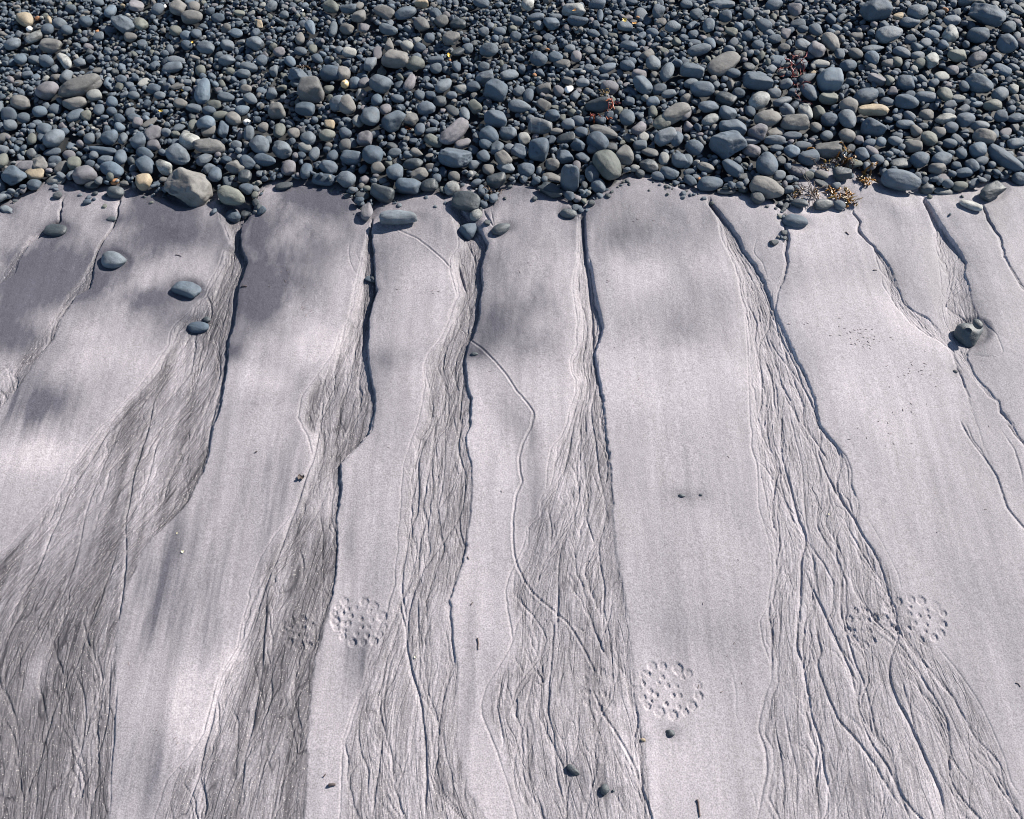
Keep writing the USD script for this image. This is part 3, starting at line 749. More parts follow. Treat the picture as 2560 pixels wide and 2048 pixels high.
# single grooves seen one by one: points, width mm, depth mm
GR = [
 (P('B2', [(226, 0), (205, 190), (140, 270), (70, 345), (5, 408)]) + P('A2', [(2080, 450), (1995, 525), (1945, 570), (1900, 620)]), 8, 5),
 (P('A1', [(1270, 560), (1310, 620), (1312, 690), (1290, 750)]), 9, 6), (P('A1', [(1380, 110), (1420, 200), (1450, 270)]), 9, 6),
 (P('A2', [(960, 0), (930, 150), (880, 330), (835, 480), (815, 640), (785, 780), (795, 950), (780, 1150), (750, 1404)]), 8, 5),
 (P('A2', [(700, 160), (560, 390), (430, 590), (390, 700), (320, 850), (240, 1050), (150, 1200), (40, 1404)]), 8, 4.5), (P('A2', [(720, 260), (640, 430), (590, 560), (540, 700), (500, 900), (460, 1050), (380, 1250), (300, 1404)]), 6, 3.5),
 (P('A2', [(890, 50), (885, 100), (920, 155)]), 6, 3), (P('A2', [(740, 930), (690, 1080), (630, 1250), (580, 1404)]) + P('A3', [(590, 130), (510, 360), (470, 470), (380, 620), (330, 750), (280, 900), (230, 1100), (205, 1404)]), 8, 4),
 (P('A3', [(470, 470), (520, 600), (540, 720), (520, 900), (490, 1020), (370, 1180), (260, 1404)]), 6, 3), (P('A3', [(700, 400), (690, 560), (680, 740), (640, 930), (560, 1120), (480, 1280), (430, 1404)]), 7, 3.5),
 (P('A3', [(720, 420), (640, 600), (560, 780), (520, 940)]), 7, 3), (P('A3', [(740, 560), (720, 760), (715, 930), (695, 1110), (680, 1404)]), 8, 4), (P('A3', [(330, 40), (240, 200), (140, 380), (60, 540), (0, 640)]), 7, 3.5),
 (P('A3', [(180, 380), (130, 620), (80, 850), (40, 960)]), 5, 2.5),
 (P('B1', [(60, 260), (55, 350), (80, 430), (110, 470)]), 5, 2.5), (P('B1', [(100, 320), (130, 400), (120, 470)]), 5, 2), (P('B1', [(70, 480), (90, 530), (80, 560)]), 4, 2),
 (P('A2', [(2020, 0), (2010, 150), (1985, 300), (1970, 380), (1920, 500), (1890, 610), (1840, 740), (1790, 880), (1740, 1010), (1690, 1130), (1640, 1280), (1610, 1404)]), 9, 5.5), (P('A3', [(1650, 0), (1600, 160), (1530, 330), (1430, 500), (1370, 640), (1330, 820), (1290, 950), (1260, 1110), (1200, 1260), (1150, 1404)]), 9, 5),
 (P('A2', [(1900, 900), (1880, 940), (1910, 1030), (1900, 1150)]), 6, 3), (P('A2', [(2000, 690), (2030, 860), (2015, 1050), (2000, 1200)]), 7, 3), (P('A3', [(1680, 30), (1660, 260), (1650, 450), (1610, 700), (1590, 830), (1540, 990), (1520, 1200), (1470, 1404)]), 9, 5),
 (P('A3', [(1720, 300), (1700, 600), (1640, 830), (1570, 920), (1530, 1050), (1500, 1250), (1460, 1404)]), 8, 4), (P('A3', [(1960, 380), (1890, 520), (1820, 700), (1760, 880), (1700, 1020), (1630, 1160), (1580, 1330)]), 7, 3.5),
 (P('A3', [(1450, 700), (1500, 790), (1490, 1000), (1470, 1200)]), 6, 3), (P('A3', [(1660, 900), (1690, 980), (1640, 1120), (1570, 1300), (1555, 1404)]), 6, 3),
 (P('B1', [(740, 370), (752, 440), (775, 520), (792, 565)]), 12, 9), (P('B1', [(790, 240), (830, 310), (850, 370), (855, 420)]), 7, 4), (P('B1', [(730, 90), (770, 160), (800, 240)]), 9, 7),
 (P('B1', [(900, 60), (930, 130), (965, 180)]), 10, 8), (P('B1', [(945, 60), (960, 130), (970, 175)]), 6, 4),
 (P('B1', [(870, 420), (830, 560), (780, 640), (700, 770), (650, 880), (650, 960), (610, 1040), (640, 1110), (662, 1180), (655, 1290), (620, 1370), (590, 1404)]) + P('B2', [(570, 200), (510, 310), (490, 420), (495, 600), (490, 700), (440, 820), (420, 950), (395, 1080), (388, 1200), (410, 1330), (420, 1404)]), 8, 4.5),
 (P('B1', [(760, 900), (700, 960), (650, 1040), (670, 1180), (680, 1404)]) + P('B2', [(700, 60), (740, 240)]), 6, 3), (P('B1', [(810, 900), (770, 1000), (775, 1100), (760, 1250), (750, 1404)]) + P('B2', [(770, 100), (745, 250), (745, 340), (790, 470), (785, 580), (760, 720), (680, 850), (600, 960), (510, 1080), (470, 1200), (440, 1300), (425, 1404)]), 8, 4.5),
 (P('B2', [(660, 0), (600, 150), (590, 300), (560, 450), (540, 560), (520, 680), (540, 760), (505, 880), (495, 1000), (490, 1130)]), 7, 3.5), (P('B2', [(660, 200), (655, 420), (640, 560), (600, 740), (570, 830)]), 6, 3), (P('B2', [(760, 440), (690, 580), (610, 700), (560, 850), (500, 920)]), 6, 3),
 (P('B3', [(370, 0), (385, 110), (415, 220), (425, 350), (450, 480), (490, 610), (515, 700), (530, 860), (542, 980), (545, 1180), (530, 1404)]), 9, 5.5), (P('B3', [(440, 30), (425, 160), (430, 300)]), 8, 4), (P('B3', [(490, 0), (490, 220), (500, 400), (492, 600)]), 7, 3.5),
 (P('B3', [(650, 300), (610, 520), (570, 680), (530, 760)]), 6, 2.5), (P('B3', [(370, 320), (320, 400), (290, 560), (270, 700), (290, 820), (260, 950), (250, 1080), (220, 1250), (205, 1404)]), 7, 4), (P('B3', [(180, 400), (165, 560), (160, 700), (200, 830), (235, 890)]), 5, 2.5),
 (P('B3', [(120, 760), (115, 900), (140, 1020), (180, 1090), (175, 1250), (200, 1310)]), 6, 3), (P('B3', [(570, 780), (580, 950), (620, 1150), (670, 1300), (700, 1404)]), 6, 3), (P('B3', [(640, 800), (660, 1000), (705, 1130), (710, 1250), (695, 1404)]), 6, 3), (P('B3', [(440, 940), (400, 1100), (350, 1250), (310, 1404)]), 6, 3),
 (P('B3', [(790, 1130), (780, 1250), (820, 1404)]), 5, 2.5),
 (P('B1', [(1530, 150), (1545, 350), (1575, 560), (1590, 780), (1592, 945)]), 12, 9), (P('B1', [(1560, 330), (1590, 480), (1612, 620), (1658, 795)]), 9, 5), (P('B1', [(1580, 960), (1570, 1100), (1545, 1200), (1510, 1300), (1500, 1404)]) + P('B2', [(1495, 60), (1460, 180), (1440, 300), (1415, 420), (1340, 560)]), 8, 4.5),
 (P('B1', [(1615, 960), (1615, 1120), (1575, 1300), (1580, 1404)]) + P('B2', [(1570, 60), (1600, 240), (1620, 440), (1660, 620), (1670, 720), (1650, 820), (1620, 920), (1630, 1020), (1660, 1150), (1650, 1300), (1655, 1404)]) + P('B3', [(1650, 60), (1690, 250), (1705, 420), (1712, 520), (1690, 600)]), 7, 4), (P('B1', [(1450, 560), (1500, 620), (1500, 740), (1480, 850)]), 5, 2.5),
 (P('B2', [(1530, 20), (1510, 200), (1505, 420), (1500, 600), (1470, 740), (1400, 880), (1380, 960), (1370, 1100), (1365, 1404)]) + P('B3', [(1345, 150), (1335, 300), (1310, 560), (1305, 760), (1340, 870), (1345, 1000), (1370, 1180), (1410, 1330), (1450, 1404)]), 7, 4),
 (P('B2', [(1570, 420), (1620, 560), (1660, 660)]), 6, 3), (P('B2', [(1510, 560), (1540, 740), (1580, 860), (1610, 940)]), 6, 3.5), (P('B2', [(1330, 600), (1305, 700), (1330, 830), (1320, 960), (1290, 1060), (1180, 1150)]), 6, 3), (P('B2', [(1490, 780), (1400, 830), (1330, 890)]), 6, 3),
 (P('B3', [(1180, 60), (1110, 180), (1085, 300)]), 6, 3), (P('B3', [(1030, 470), (1010, 570), (985, 700), (1010, 820), (1030, 930), (1005, 990)]), 7, 4), (P('B3', [(1280, 340), (1220, 480), (1190, 610), (1165, 700), (1140, 850), (1100, 1000), (1085, 1100), (1110, 1250)]), 6, 3), (P('B3', [(1230, 870), (1170, 1030), (1120, 1180), (1110, 1300)]), 6, 3),
 (P('B3', [(1490, 690), (1500, 850), (1480, 980), (1430, 1050)]), 5, 2.5), (P('B3', [(1420, 430), (1370, 560), (1390, 720)]), 5, 2.5), (P('B3', [(1540, 900), (1540, 990), (1575, 1060)]), 5, 2), (P('B3', [(1710, 1230), (1760, 1310), (1800, 1404)]), 6, 2.5),
 (P('C1', [(280, 130), (370, 230), (405, 320)]), 9, 5), (P('C1', [(240, 110), (300, 210), (300, 300), (370, 390), (405, 450), (390, 560), (420, 640), (490, 750), (475, 860), (500, 990), (520, 1100), (515, 1280), (480, 1370)]), 7, 4.5), (P('C1', [(300, 210), (390, 310), (490, 410), (480, 480), (550, 510), (610, 490), (640, 460)]), 6, 3.5),
 (P('C1', [(480, 240), (460, 330), (520, 390), (550, 490)]), 4, 2), (P('C1', [(580, 560), (570, 680), (570, 780), (510, 880), (495, 960)]), 7, 4), (P('C1', [(610, 600), (600, 700), (620, 830), (680, 930), (740, 1050), (770, 1150), (840, 1290), (880, 1404)]), 8, 5), (P('C1', [(550, 830), (620, 950), (720, 1080), (790, 1190), (850, 1340)]), 6, 3.5),
 (P('C1', [(530, 960), (590, 1130), (595, 1260), (620, 1404)]) + P('C2', [(640, 100), (635, 300), (660, 440), (700, 560), (750, 760), (795, 860), (790, 920), (765, 980), (760, 1150), (750, 1404)]) + P('C3', [(740, 100), (735, 340), (785, 450), (800, 580), (830, 760), (890, 930), (910, 1100), (960, 1280)]), 9, 5.5),
 (P('C2', [(470, 370), (540, 430), (620, 560), (690, 690), (745, 750)]), 7, 4), (P('C2', [(500, 380), (505, 470), (540, 620), (560, 760)]), 5, 2.5), (P('C2', [(560, 200), (620, 340), (650, 420)]), 5, 2.5), (P('C2', [(690, 80), (730, 260), (770, 420), (780, 640), (800, 820), (830, 960), (860, 1150), (880, 1270)]), 6, 3),
 (P('C2', [(810, 0), (870, 110), (890, 240), (870, 330), (920, 450), (980, 570), (1050, 680), (1100, 750), (1150, 850), (1230, 960), (1280, 1080), (1325, 1240), (1370, 1404)]) + P('C3', [(1370, 170), (1375, 270), (1320, 400), (1320, 520), (1360, 650), (1430, 770), (1500, 920), (1570, 1080), (1640, 1230), (1668, 1404)]), 9, 5.5),
 (P('C2', [(890, 160), (960, 250), (1050, 360), (1075, 430), (1075, 540), (1130, 650)]), 7, 3.5), (P('C2', [(980, 540), (1060, 620), (1095, 740)]), 6, 3), (P('C2', [(1100, 760), (1160, 880), (1190, 990), (1290, 1170)]), 6, 3.5), (P('C2', [(1020, 770), (980, 860), (985, 990), (1025, 1110), (1010, 1250), (1020, 1370)]) + P('C3', [(1025, 130), (1060, 280), (1110, 450), (1150, 530), (1200, 700), (1220, 830), (1270, 990)]), 7, 4),
 (P('C2', [(780, 1090), (860, 1230), (910, 1330), (940, 1404)]) + P('C3', [(940, 180), (1010, 330), (1070, 460), (1110, 620), (1140, 780), (1200, 920), (1310, 1080), (1360, 1180), (1440, 1404)]), 9, 5.5), (P('C3', [(850, 180), (890, 350), (860, 420), (900, 560), (950, 680), (1000, 790), (1140, 940), (1240, 1090), (1310, 1220), (1400, 1350)]), 8, 4.5),
 (P('C3', [(600, 0), (635, 160), (620, 300), (590, 400)]), 6, 3), (P('C3', [(580, 0), (556, 100), (580, 230), (578, 500)]), 8, 5), (P('C3', [(575, 540), (530, 650), (492, 850), (545, 960), (550, 1100), (510, 1280), (490, 1404)]), 8, 4.5), (P('C3', [(650, 680), (690, 900), (740, 1100), (735, 1404)]), 5, 2.5), (P('C3', [(600, 860), (640, 1000), (660, 1200), (640, 1404)]), 6, 3.5), (P('C3', [(790, 980), (850, 1220), (930, 1330)]), 5, 2.5),
 (P('C3', [(790, 160), (830, 380), (900, 560), (960, 740)]), 5, 2.5), (P('C3', [(1380, 500), (1440, 680), (1480, 880)]), 6, 3), (P('C3', [(1450, 560), (1450, 700), (1490, 900)]), 5, 2.5), (P('C3', [(1600, 300), (1750, 480), (1870, 650), (1950, 800), (2040, 1000), (2085, 1170), (2160, 1280)]), 6, 2.5), (P('C3', [(1480, 350), (1600, 560), (1700, 760), (1800, 960), (1850, 1110)]), 5, 2), (P('C3', [(1560, 800), (1680, 980), (1800, 1150), (1900, 1230)]), 5, 2),
 (P('C2', [(1160, 720), (1260, 870), (1370, 1080), (1400, 1200)]), 4, 1.6), (P('C2', [(1760, 110), (1830, 240), (1930, 370), (2000, 470), (2030, 570), (2060, 670), (2156, 790), (2300, 900)]), 8, 4.5), (P('C2', [(1800, 130), (1850, 250), (1910, 320), (1925, 370)]), 5, 2.5), (P('C2', [(2020, 180), (2110, 310), (2150, 450), (2160, 520)]), 6, 3),
 (P('C1', [(1130, 190), (1215, 290), (1255, 430), (1330, 500), (1380, 560), (1410, 640), (1480, 690), (1570, 730), (1615, 790)]), 6, 3.5), (P('C1', [(1270, 460), (1275, 520), (1345, 630), (1450, 750), (1560, 835), (1650, 870), (1700, 930), (1790, 1070)]), 6, 3), (P('C1', [(1830, 1110), (1850, 1070), (1870, 1110)]), 6, 3), (P('C1', [(1620, 140), (1680, 240), (1760, 340)]), 5, 3),
 (P('C1', [(1590, 200), (1630, 400), (1650, 560), (1610, 680)]), 4, 2), (P('C1', [(1690, 330), (1700, 420), (1640, 560), (1700, 640), (1730, 700), (1690, 860)]), 4, 2), (P('C1', [(1790, 460), (1720, 560), (1740, 680), (1700, 840)]), 5, 2), (P('C1', [(1820, 960), (1950, 985), (2030, 960), (1990, 850), (1900, 740)]), 5, 2),
 (P('C3', [(330, 480), (355, 620), (350, 740), (390, 830)]), 5, 1.5), (P('C3', [(440, 1200), (470, 1260), (490, 1404)]), 5, 2),
]
TRAIL = [P('B1', [(330, 150), (380, 200), (480, 240), (560, 300), (640, 370), (690, 420)]),
 P('B1', [(820, 880), (900, 940), (980, 1020), (1050, 1110), (1100, 1190), (1160, 1260), (1210, 1330), (1216, 1370), (1196, 1404)]) + P('B2', [(1215, 90), (1195, 180), (1150, 260), (1120, 370), (1130, 480), (1142, 510), (1102, 600), (1082, 760), (1085, 930), (1110, 1040), (1160, 1140), (1200, 1200), (1300, 1290), (1430, 1395)]) + P('B3', [(1440, 190), (1510, 300), (1570, 420), (1600, 480)]),
 P('B3', [(1590, 600), (1640, 730), (1700, 820), (1780, 950), (1850, 1090), (1880, 1200), (1920, 1300), (1950, 1404), (2000, 1700)])]
DAMP_AND_SHADE = [(60, 560, 120, 70, .6), (30, 690, 90, 60, .8), (330, 420, 70, 40, .5), (300, 520, 150, 50, .4), (250, 620, 120, 45, .75), (330, 590, 80, 40, .5), (600, 440, 110, 60, .55), (560, 610, 80, 70, .85), (610, 520, 120, 60, .4), (700, 420, 100, 40, .35), (850, 530, 60, 40, .25), (820, 760, 40, 30, .35), (1080, 690, 90, 80, .55), (1060, 520, 80, 60, .35), (1150, 600, 60, 80, .3),  # dark patches: damp sand, some really the shading of undulations painted in
 (1380, 490, 120, 60, .3), (1300, 500, 60, 40, .25), (30, 850, 60, 60, .6), (100, 870, 80, 50, .55), (330, 1230, 120, 120, .34), (430, 1250, 60, 150, .3), (300, 1320, 50, 80, .45), (440, 1340, 50, 90, .3), (600, 960, 50, 100, .4), (590, 1080, 60, 120, .45), (380, 1100, 40, 200, .25), (1110, 930, 30, 90, .6), (1080, 860, 60, 60, .3), (760, 1390, 60, 80, .55), (330, 1560, 80, 100, .3), (300, 1660, 80, 90, .3),
 (1440, 1340, 150, 60, .2), (1560, 1340, 40, 60, .2), (1000, 1250, 40, 200, .3), (2080, 690, 60, 100, .25), (2090, 1000, 100, 300, .2), (2105, 470, 40, 50, .45), (480, 740, 30, 20, .5), (740, 1180, 40, 160, .3), (1830, 720, 100, 40, .2), (1430, 700, 100, 60, .12), (1000, 1480, 40, 160, .3), (1130, 1080, 30, 90, .35), (680, 760, 60, 50, .2), (1880, 1250, 200, 300, .15), (2080, 1400, 120, 120, .2)]
DRY = [(650, 740, 130, 60, .5), (560, 790, 80, 50, .4), (1400, 790, 170, 60, .5), (1820, 690, 220, 80, .45), (1860, 800, 200, 90, .35), (260, 760, 160, 60, .4), (1140, 830, 70, 60, .4), (90, 960, 90, 40, .45), (1010, 900, 60, 100, .35), (560, 900, 60, 80, .2), (420, 1480, 70, 90, .5), (480, 1420, 50, 60, .4), (1080, 980, 40, 90, .4), (740, 560, 60, 90, .25), (870, 560, 60, 60, .3), (1390, 560, 120, 60, .3), (1700, 480, 80, 60, .3), (1240, 1560, 120, 80, .25), (1330, 1600, 90, 80, .3), (620, 700, 60, 60, .3), (190, 700, 70, 40, .25)]
BOOT = [('A', (700, 1545, 790, 1620), (818, 1493, 962, 1615), -10), ('B', (1445, 1668, 1545, 1778), (1575, 1655, 1748, 1792), -20), ('C', (2111, 1515, 2200, 1615), (2193, 1488, 2368, 1600), -15)]

# ------------------------------------------------------------------ the ground sheet
DX, DY = 0.0019, 0.0041
fx = np.arange(-1.95, 1.95 + DX / 2, DX); fy = np.arange(0.08, 2.32, DY)
grow = np.cumsum(0.006 * 1.22 ** np.arange(41)); grow = grow[grow < 90]
gx = np.concatenate([fx[0] - grow[::-1], fx, fx[-1] + grow]); gy = np.concatenate([fy[0] - grow[::-1], fy, fy[-1] + grow])
X, Y = np.meshgrid(gx, gy); NY, NX = X.shape
def field(sx, sy, octv, seed):
    """smooth value noise over the sheet, about -0.5 to 0.5, made on a lattice of sx by sy cells to the metre"""
    out, tot = 0.0, 0.0
    for o in range(octv):
        fx_, fy_ = sx * 2 ** o, sy * 2 ** o
        lim = 3.4 if max(fx_, fy_) > 60 else 9.0
        u, v = (np.clip(gx, -lim, lim) + lim) * fx_ + .37 * seed, (np.clip(gy, -lim, lim) + lim) * fy_ + .71 * seed
        iu, iv = u.astype(int), v.astype(int); tu, tv = u - iu, v - iv
        tu, tv = tu * tu * (3 - 2 * tu), tv * tv * (3 - 2 * tv)
        Lt = np.random.default_rng(seed * 31 + o).random((iv.max() + 2, iu.max() + 2))
        A = Lt[iv] * (1 - tv)[:, None] + Lt[iv + 1] * tv[:, None]
        out = out + .5 ** (o + 1) * (A[:, iu] * (1 - tu) + A[:, iu + 1] * tu); tot += .5 ** (o + 1)
    return out / tot - .5
YE = y_edge(gx)[None, :]
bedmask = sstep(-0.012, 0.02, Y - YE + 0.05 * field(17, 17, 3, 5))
sand_z = 0.030 * field(2.2, 1.8, 3, 1) + 0.006 * field(5, 3.5, 2, 6) + 0.0005 * field(38, 5, 3, 2) + 0.0004 * field(90, 60, 2, 3)
# swelling lobes where the sheet of sand ends against the shingle
dlip = Y - YE
sand_z += 0.010 * np.exp(-((dlip + 0.10) / 0.07) ** 2) * (0.6 + 1.2 * field(3.5, 0.5, 2, 9))
sand_z -= 0.012 * sstep(-0.03, 0.01, dlip) * (1 - bedmask)
across = X.copy(); zone = np.zeros_like(X); wetf = np.zeros_like(X); dep = np.zeros_like(X)
RILL = []
PATCH = field(9, 2.2, 4, 41) * 1.3 + field(55, 5, 3, 42) * 1.1
def bank(pts):
    w = W(pts); o = np.argsort(w[:, 1]); return w[o, 1], w[o, 0]
for ci, c in enumerate(CH):
    (ly, lx), (ry, rx) = bank(c['l']), bank(c['r'])
    y1, y0 = min(ly[-1], ry[-1]), max(ly[0], ry[0])
    yy = gy
    wob = (meshkit.fbm(np.stack([yy * 40, yy * 0 + ci * 3.3, yy * 0], -1), 3, 11) - .5)
    wob2 = (meshkit.fbm(np.stack([yy * 40, yy * 0 + ci * 5.1 + 9, yy * 0], -1), 3, 12) - .5)
    xl = np.interp(yy, ly, lx) + 0.012 * wob; xr = np.interp(yy, ry, rx) + 0.008 * wob2 + 0.005 * (meshkit.fbm(np.stack([yy * 110, yy * 0 + ci * 2.1, yy * 0], -1), 2, 13) - .5)
    xr = np.maximum(xr, xl + 0.012)
    c['f'] = (yy, xl, xr, y0, y1)
    t = np.clip((y1 - yy) / max(y1 - y0, 1e-6), 0, 1)
    d = np.interp(t, np.linspace(0, 1, len(c['d'])), c['d']) * 1e-3 * (1 - .35 * sstep(.4, .75, t)) * (1 + .3 * sstep(.35, .1, t)) * (1 + .9 * (meshkit.fbm(np.stack([yy * 7, yy * 0 + ci * 4.4, yy * 0], -1), 2, 23) - .5))
    fade = sstep(y1 + 0.03, y1 - 0.02, yy)
    width = xr - xl
    wl = np.clip(width * 0.4, 0.007, 0.035)[:, None]
    wr = (c['w'] * 1e-3 * (1 + 1.6 * sstep(.3, .8, t)))[:, None]
    m = sstep(0, 1, (X - xl[:, None]) / wl) * sstep(0, 1, (xr[:, None] - X) / wr) * fade[:, None]
    m *= (Y > y0 - 0.4)
    u = np.clip((X - xl[:, None]) / width[:, None], 0, 1)
    # the floor lies lower towards its steep right bank
    dep = np.maximum(dep, m * d[:, None] * (0.55 + 0.45 * u))
    # a faint raised rim along both banks
    for e, s, k_ in ((xr[:, None] + 0.012, 0.012, .09), (xl[:, None] - 0.008, 0.012, .03)):
        sand_z += k_ * d[:, None] * fade[:, None] * np.exp(-((X - e) / s) ** 2)
    zone = np.maximum(zone, m * c['k'] * np.clip((0.48 + 0.42 * u + 1.5 * PATCH), 0.04, 1.15)); wetf = np.maximum(wetf, m)
    mw = float(np.mean(width[(yy > y0) & (yy < y1)]))
    inside = (X > xl[:, None] - .004) & (X < xr[:, None] + .004) & (Y < y1) & (Y > y0)
    sl, sr = gaussian_filter(xl, 22, mode='nearest'), gaussian_filter(xr, 22, mode='nearest'); sw = gaussian_filter(np.clip(sr - sl, .6 * mw, 1.6 * mw), 30, mode='nearest')
    across = np.where(inside, (X - sl[:, None]) / np.maximum(sr - sl, .01)[:, None] * sw[:, None] + ci * 3.7, across)
    # rills: trunks that wander down the floor, feathers that join them, and finer feathers that join those
    area = float((width * (yy[1] - yy[0] if False else np.gradient(yy)) * ((yy > max(y0, -0.1)) & (yy < y1))).sum())
    ntr = max(1, int(np.mean(width[(yy > y0) & (yy < y1)]) / 0.045)) if ((yy > y0) & (yy < y1)).any() else 1
    L = y1 - y0
    trunks = []
    for k in range(ntr):
        a = (k + 0.5) / ntr
        ph = rng.random(3) * 6.3
        f = lambda y, a=a, ph=ph, n=ntr: np.clip(a + 0.5 / n * (0.9 * np.sin(y * 5.1 + ph[0]) + 0.6 * np.sin(y * 11.3 + ph[1]) + 0.25 * np.sin(y * 27 + ph[2])), 0.03, 0.97)
        trunks.append(f)
        y = np.arange(y1, max(y0, -0.15), -0.002)
        if len(y) > 8:
            amp = 0.5 + 0.5 * np.sin(y * 3 + ph[1])
            RILL.append((ci, y, f(y), 0.0028 + 0 * y, 0.0032 * np.clip(0.35 + amp, 0.3, 1)))
    n1 = int(area * 640 * (c['n'] > 22)) + (46 if c['n'] > 20 else 0)
    for k in range(n1):
        ys = max(y0, -0.15) + rng.random() * (y1 - max(y0, -0.15)); ln = rng.uniform(0.05, 0.24)
        y = np.arange(ys, ys - ln, -0.002); s = (ys - y) / ln
        u0 = rng.uniform(.01, .99)
        f = min(trunks, key=lambda q: abs(float(q(np.array([ys]))[0]) - u0))
        u0 = np.clip(u0, 0.02, 0.98)
        wig = 0.012 / max(np.interp(ys, yy, width), 0.05)
        uu = f(y) + (u0 - f(y)) * (1 - s) ** rng.uniform(1.0, 2.0) + wig * np.sin(y * rng.uniform(60, 130) + rng.random() * 6) * (1 - s) * 0.35
        RILL.append((ci, y, uu, 0.0014 + 0.0014 * s, rng.uniform(0.4, 1.6) * (0.0008 + 0.0027 * s)))
        for j in range(rng.integers(2, 5)):
            i1 = rng.integers(len(y) // 4, len(y)); l2 = rng.uniform(0.02, 0.07)
            y2 = np.arange(y[i1] + l2, y[i1], -0.002)
            if len(y2) < 4: continue
            s2 = (y2[0] - y2) / l2; ut = np.interp(-y2, -y, uu)
            off = rng.choice([-1, 1]) * rng.uniform(0.007, 0.02) / max(np.interp(ys, yy, width), 0.05)
            RILL.append((ci, y2, ut + off * (1 - s2) ** 1.4, 0.0012 + 0.0006 * s2, 0.0007 + 0.0017 * s2))
# where smooth sand is left standing inside a wash
for pn, cx, cy, rx, ry in [('A2', 2060, 590, 75, 170), ('A2', 560, 800, 60, 260), ('A3', 230, 480, 70, 200), ('B3', 610, 330, 60, 260), ('A2', 1990, 680, 60, 120), ('B2', 680, 1300, 60, 90)]:
    p = W(P(pn, [(cx, cy), (cx + rx, cy), (cx, cy + ry)]))
    g = np.exp(-((X - p[0, 0]) / (p[1, 0] - p[0, 0])) ** 2 - ((Y - p[0, 1]) / (p[2, 1] - p[0, 1])) ** 2)
    zone *= 1 - .9 * g; wetf *= 1 - .8 * g
# the banks are rounded off towards the gullies near the head of the beach
sand_z -= 0.016 * gaussian_filter(wetf, (9, 20)) * sstep(.9, 1.7, Y) + 0.006 * gaussian_filter(wetf, (16, 40)) * sstep(.9, 1.7, Y)
for c in CH:                                                     # a thin thread of water also ran along the soft left bank
    if c['n'] >= 600: GR.append((c['l'], 5, 3.0))
pts, wid, dpt = [], [], []
for ci, y, u, w, d in RILL:
    yy, xl, xr, y0, y1 = CH[ci]['f']
    a, b = np.interp(y, yy, xl), np.interp(y, yy, xr)
    pts.append(np.stack([a + np.clip(u, 0, 1) * (b - a), y], 1)); wid.append(np.broadcast_to(w, y.shape)); dpt.append(0.98 * np.broadcast_to(d, y.shape))
for k, (p, w, d) in enumerate(GR):
    q = W(p); s = np.concatenate([[0], np.cumsum(np.linalg.norm(np.diff(q, axis=0), axis=1))])
    n = np.arange(0, s[-1], 0.0015)
    tck = np.stack([np.interp(n, s, q[:, 0]), np.interp(n, s, q[:, 1])], 1)
    tck = np.stack([gaussian_filter(tck[:, i], 6, mode='nearest') for i in (0, 1)], 1)
    tck[:, 0] += 0.004 * (meshkit.fbm(np.stack([n * 45, n * 0 + k * 2.7, n * 0], -1), 3, 21) - .5)
    ends = np.minimum(1, np.minimum(n, s[-1] - n) / 0.05 + 0.25)
    var = 0.75 + 0.5 * meshkit.noise(np.stack([n * 9, n * 0 + k, n * 0], -1), 3)
    pts.append(tck); wid.append(w * 0.00042 * ends * var); dpt.append(d * 0.00085 * ends * var)
pts, wid, dpt = np.concatenate(pts), np.concatenate(wid), np.concatenate(dpt)
# carve: every groove point presses its own small profile into the sheet, steeper on the side away from the sun's
cut = np.zeros((NY, NX))
ix = np.searchsorted(gx, pts[:, 0]) - 1; iy = np.searchsorted(gy, pts[:, 1]) - 1
ok = (ix > 8) & (ix < NX - 9) & (iy > 8) & (iy < NY - 9) & (pts[:, 0] > fx[0]) & (pts[:, 0] < fx[-1]) & (pts[:, 1] > fy[0]) & (pts[:, 1] < fy[-1])
ix, iy, pts, wid, dpt = ix[ok], iy[ok], pts[ok], wid[ok], dpt[ok]
flat = cut.ravel()
for oy in range(-2, 4):
    for ox in range(-6, 8):
        jx, jy = ix + ox, iy + oy
        qx = gx[jx] - pts[:, 0]
        r = np.hypot(np.where(qx > 0, qx / 0.75, qx / 1.7), gy[jy] - pts[:, 1])
        e = dpt * np.exp(-(r / np.maximum(wid * .85, 0.0014)) ** 2)
        k = e > 1e-4
        np.maximum.at(flat, (jy * NX + jx)[k], e[k])
# small trails with a raised rim each side
def line_dist(polys, seed):
    q = []
    for k, p in enumerate(polys):
        w = W(p); s = np.concatenate([[0], np.cumsum(np.linalg.norm(np.diff(w, axis=0), axis=1))]); n = np.arange(0, s[-1], 0.0012)
        c = np.stack([np.interp(n, s, w[:, 0]), np.interp(n, s, w[:, 1])], 1)
        c = np.stack([gaussian_filter(c[:, i], 5, mode='nearest') for i in (0, 1)], 1)
        c[:, 0] += 0.003 * (meshkit.fbm(np.stack([n * 50, n * 0 + k + seed, n * 0], -1), 2, 4) - .5)
        q.append(c)
    d, _ = cKDTree(np.concatenate(q)).query(np.stack([X.ravel(), Y.ravel()], 1), distance_upper_bound=0.02)
    return np.where(np.isfinite(d), d, 1.0).reshape(X.shape)
td = line_dist(TRAIL, 1)
trail = -0.0024 * np.exp(-(td / 0.0028) ** 2) + 0.0009 * np.exp(-((td - 0.0058) / 0.0026) ** 2)
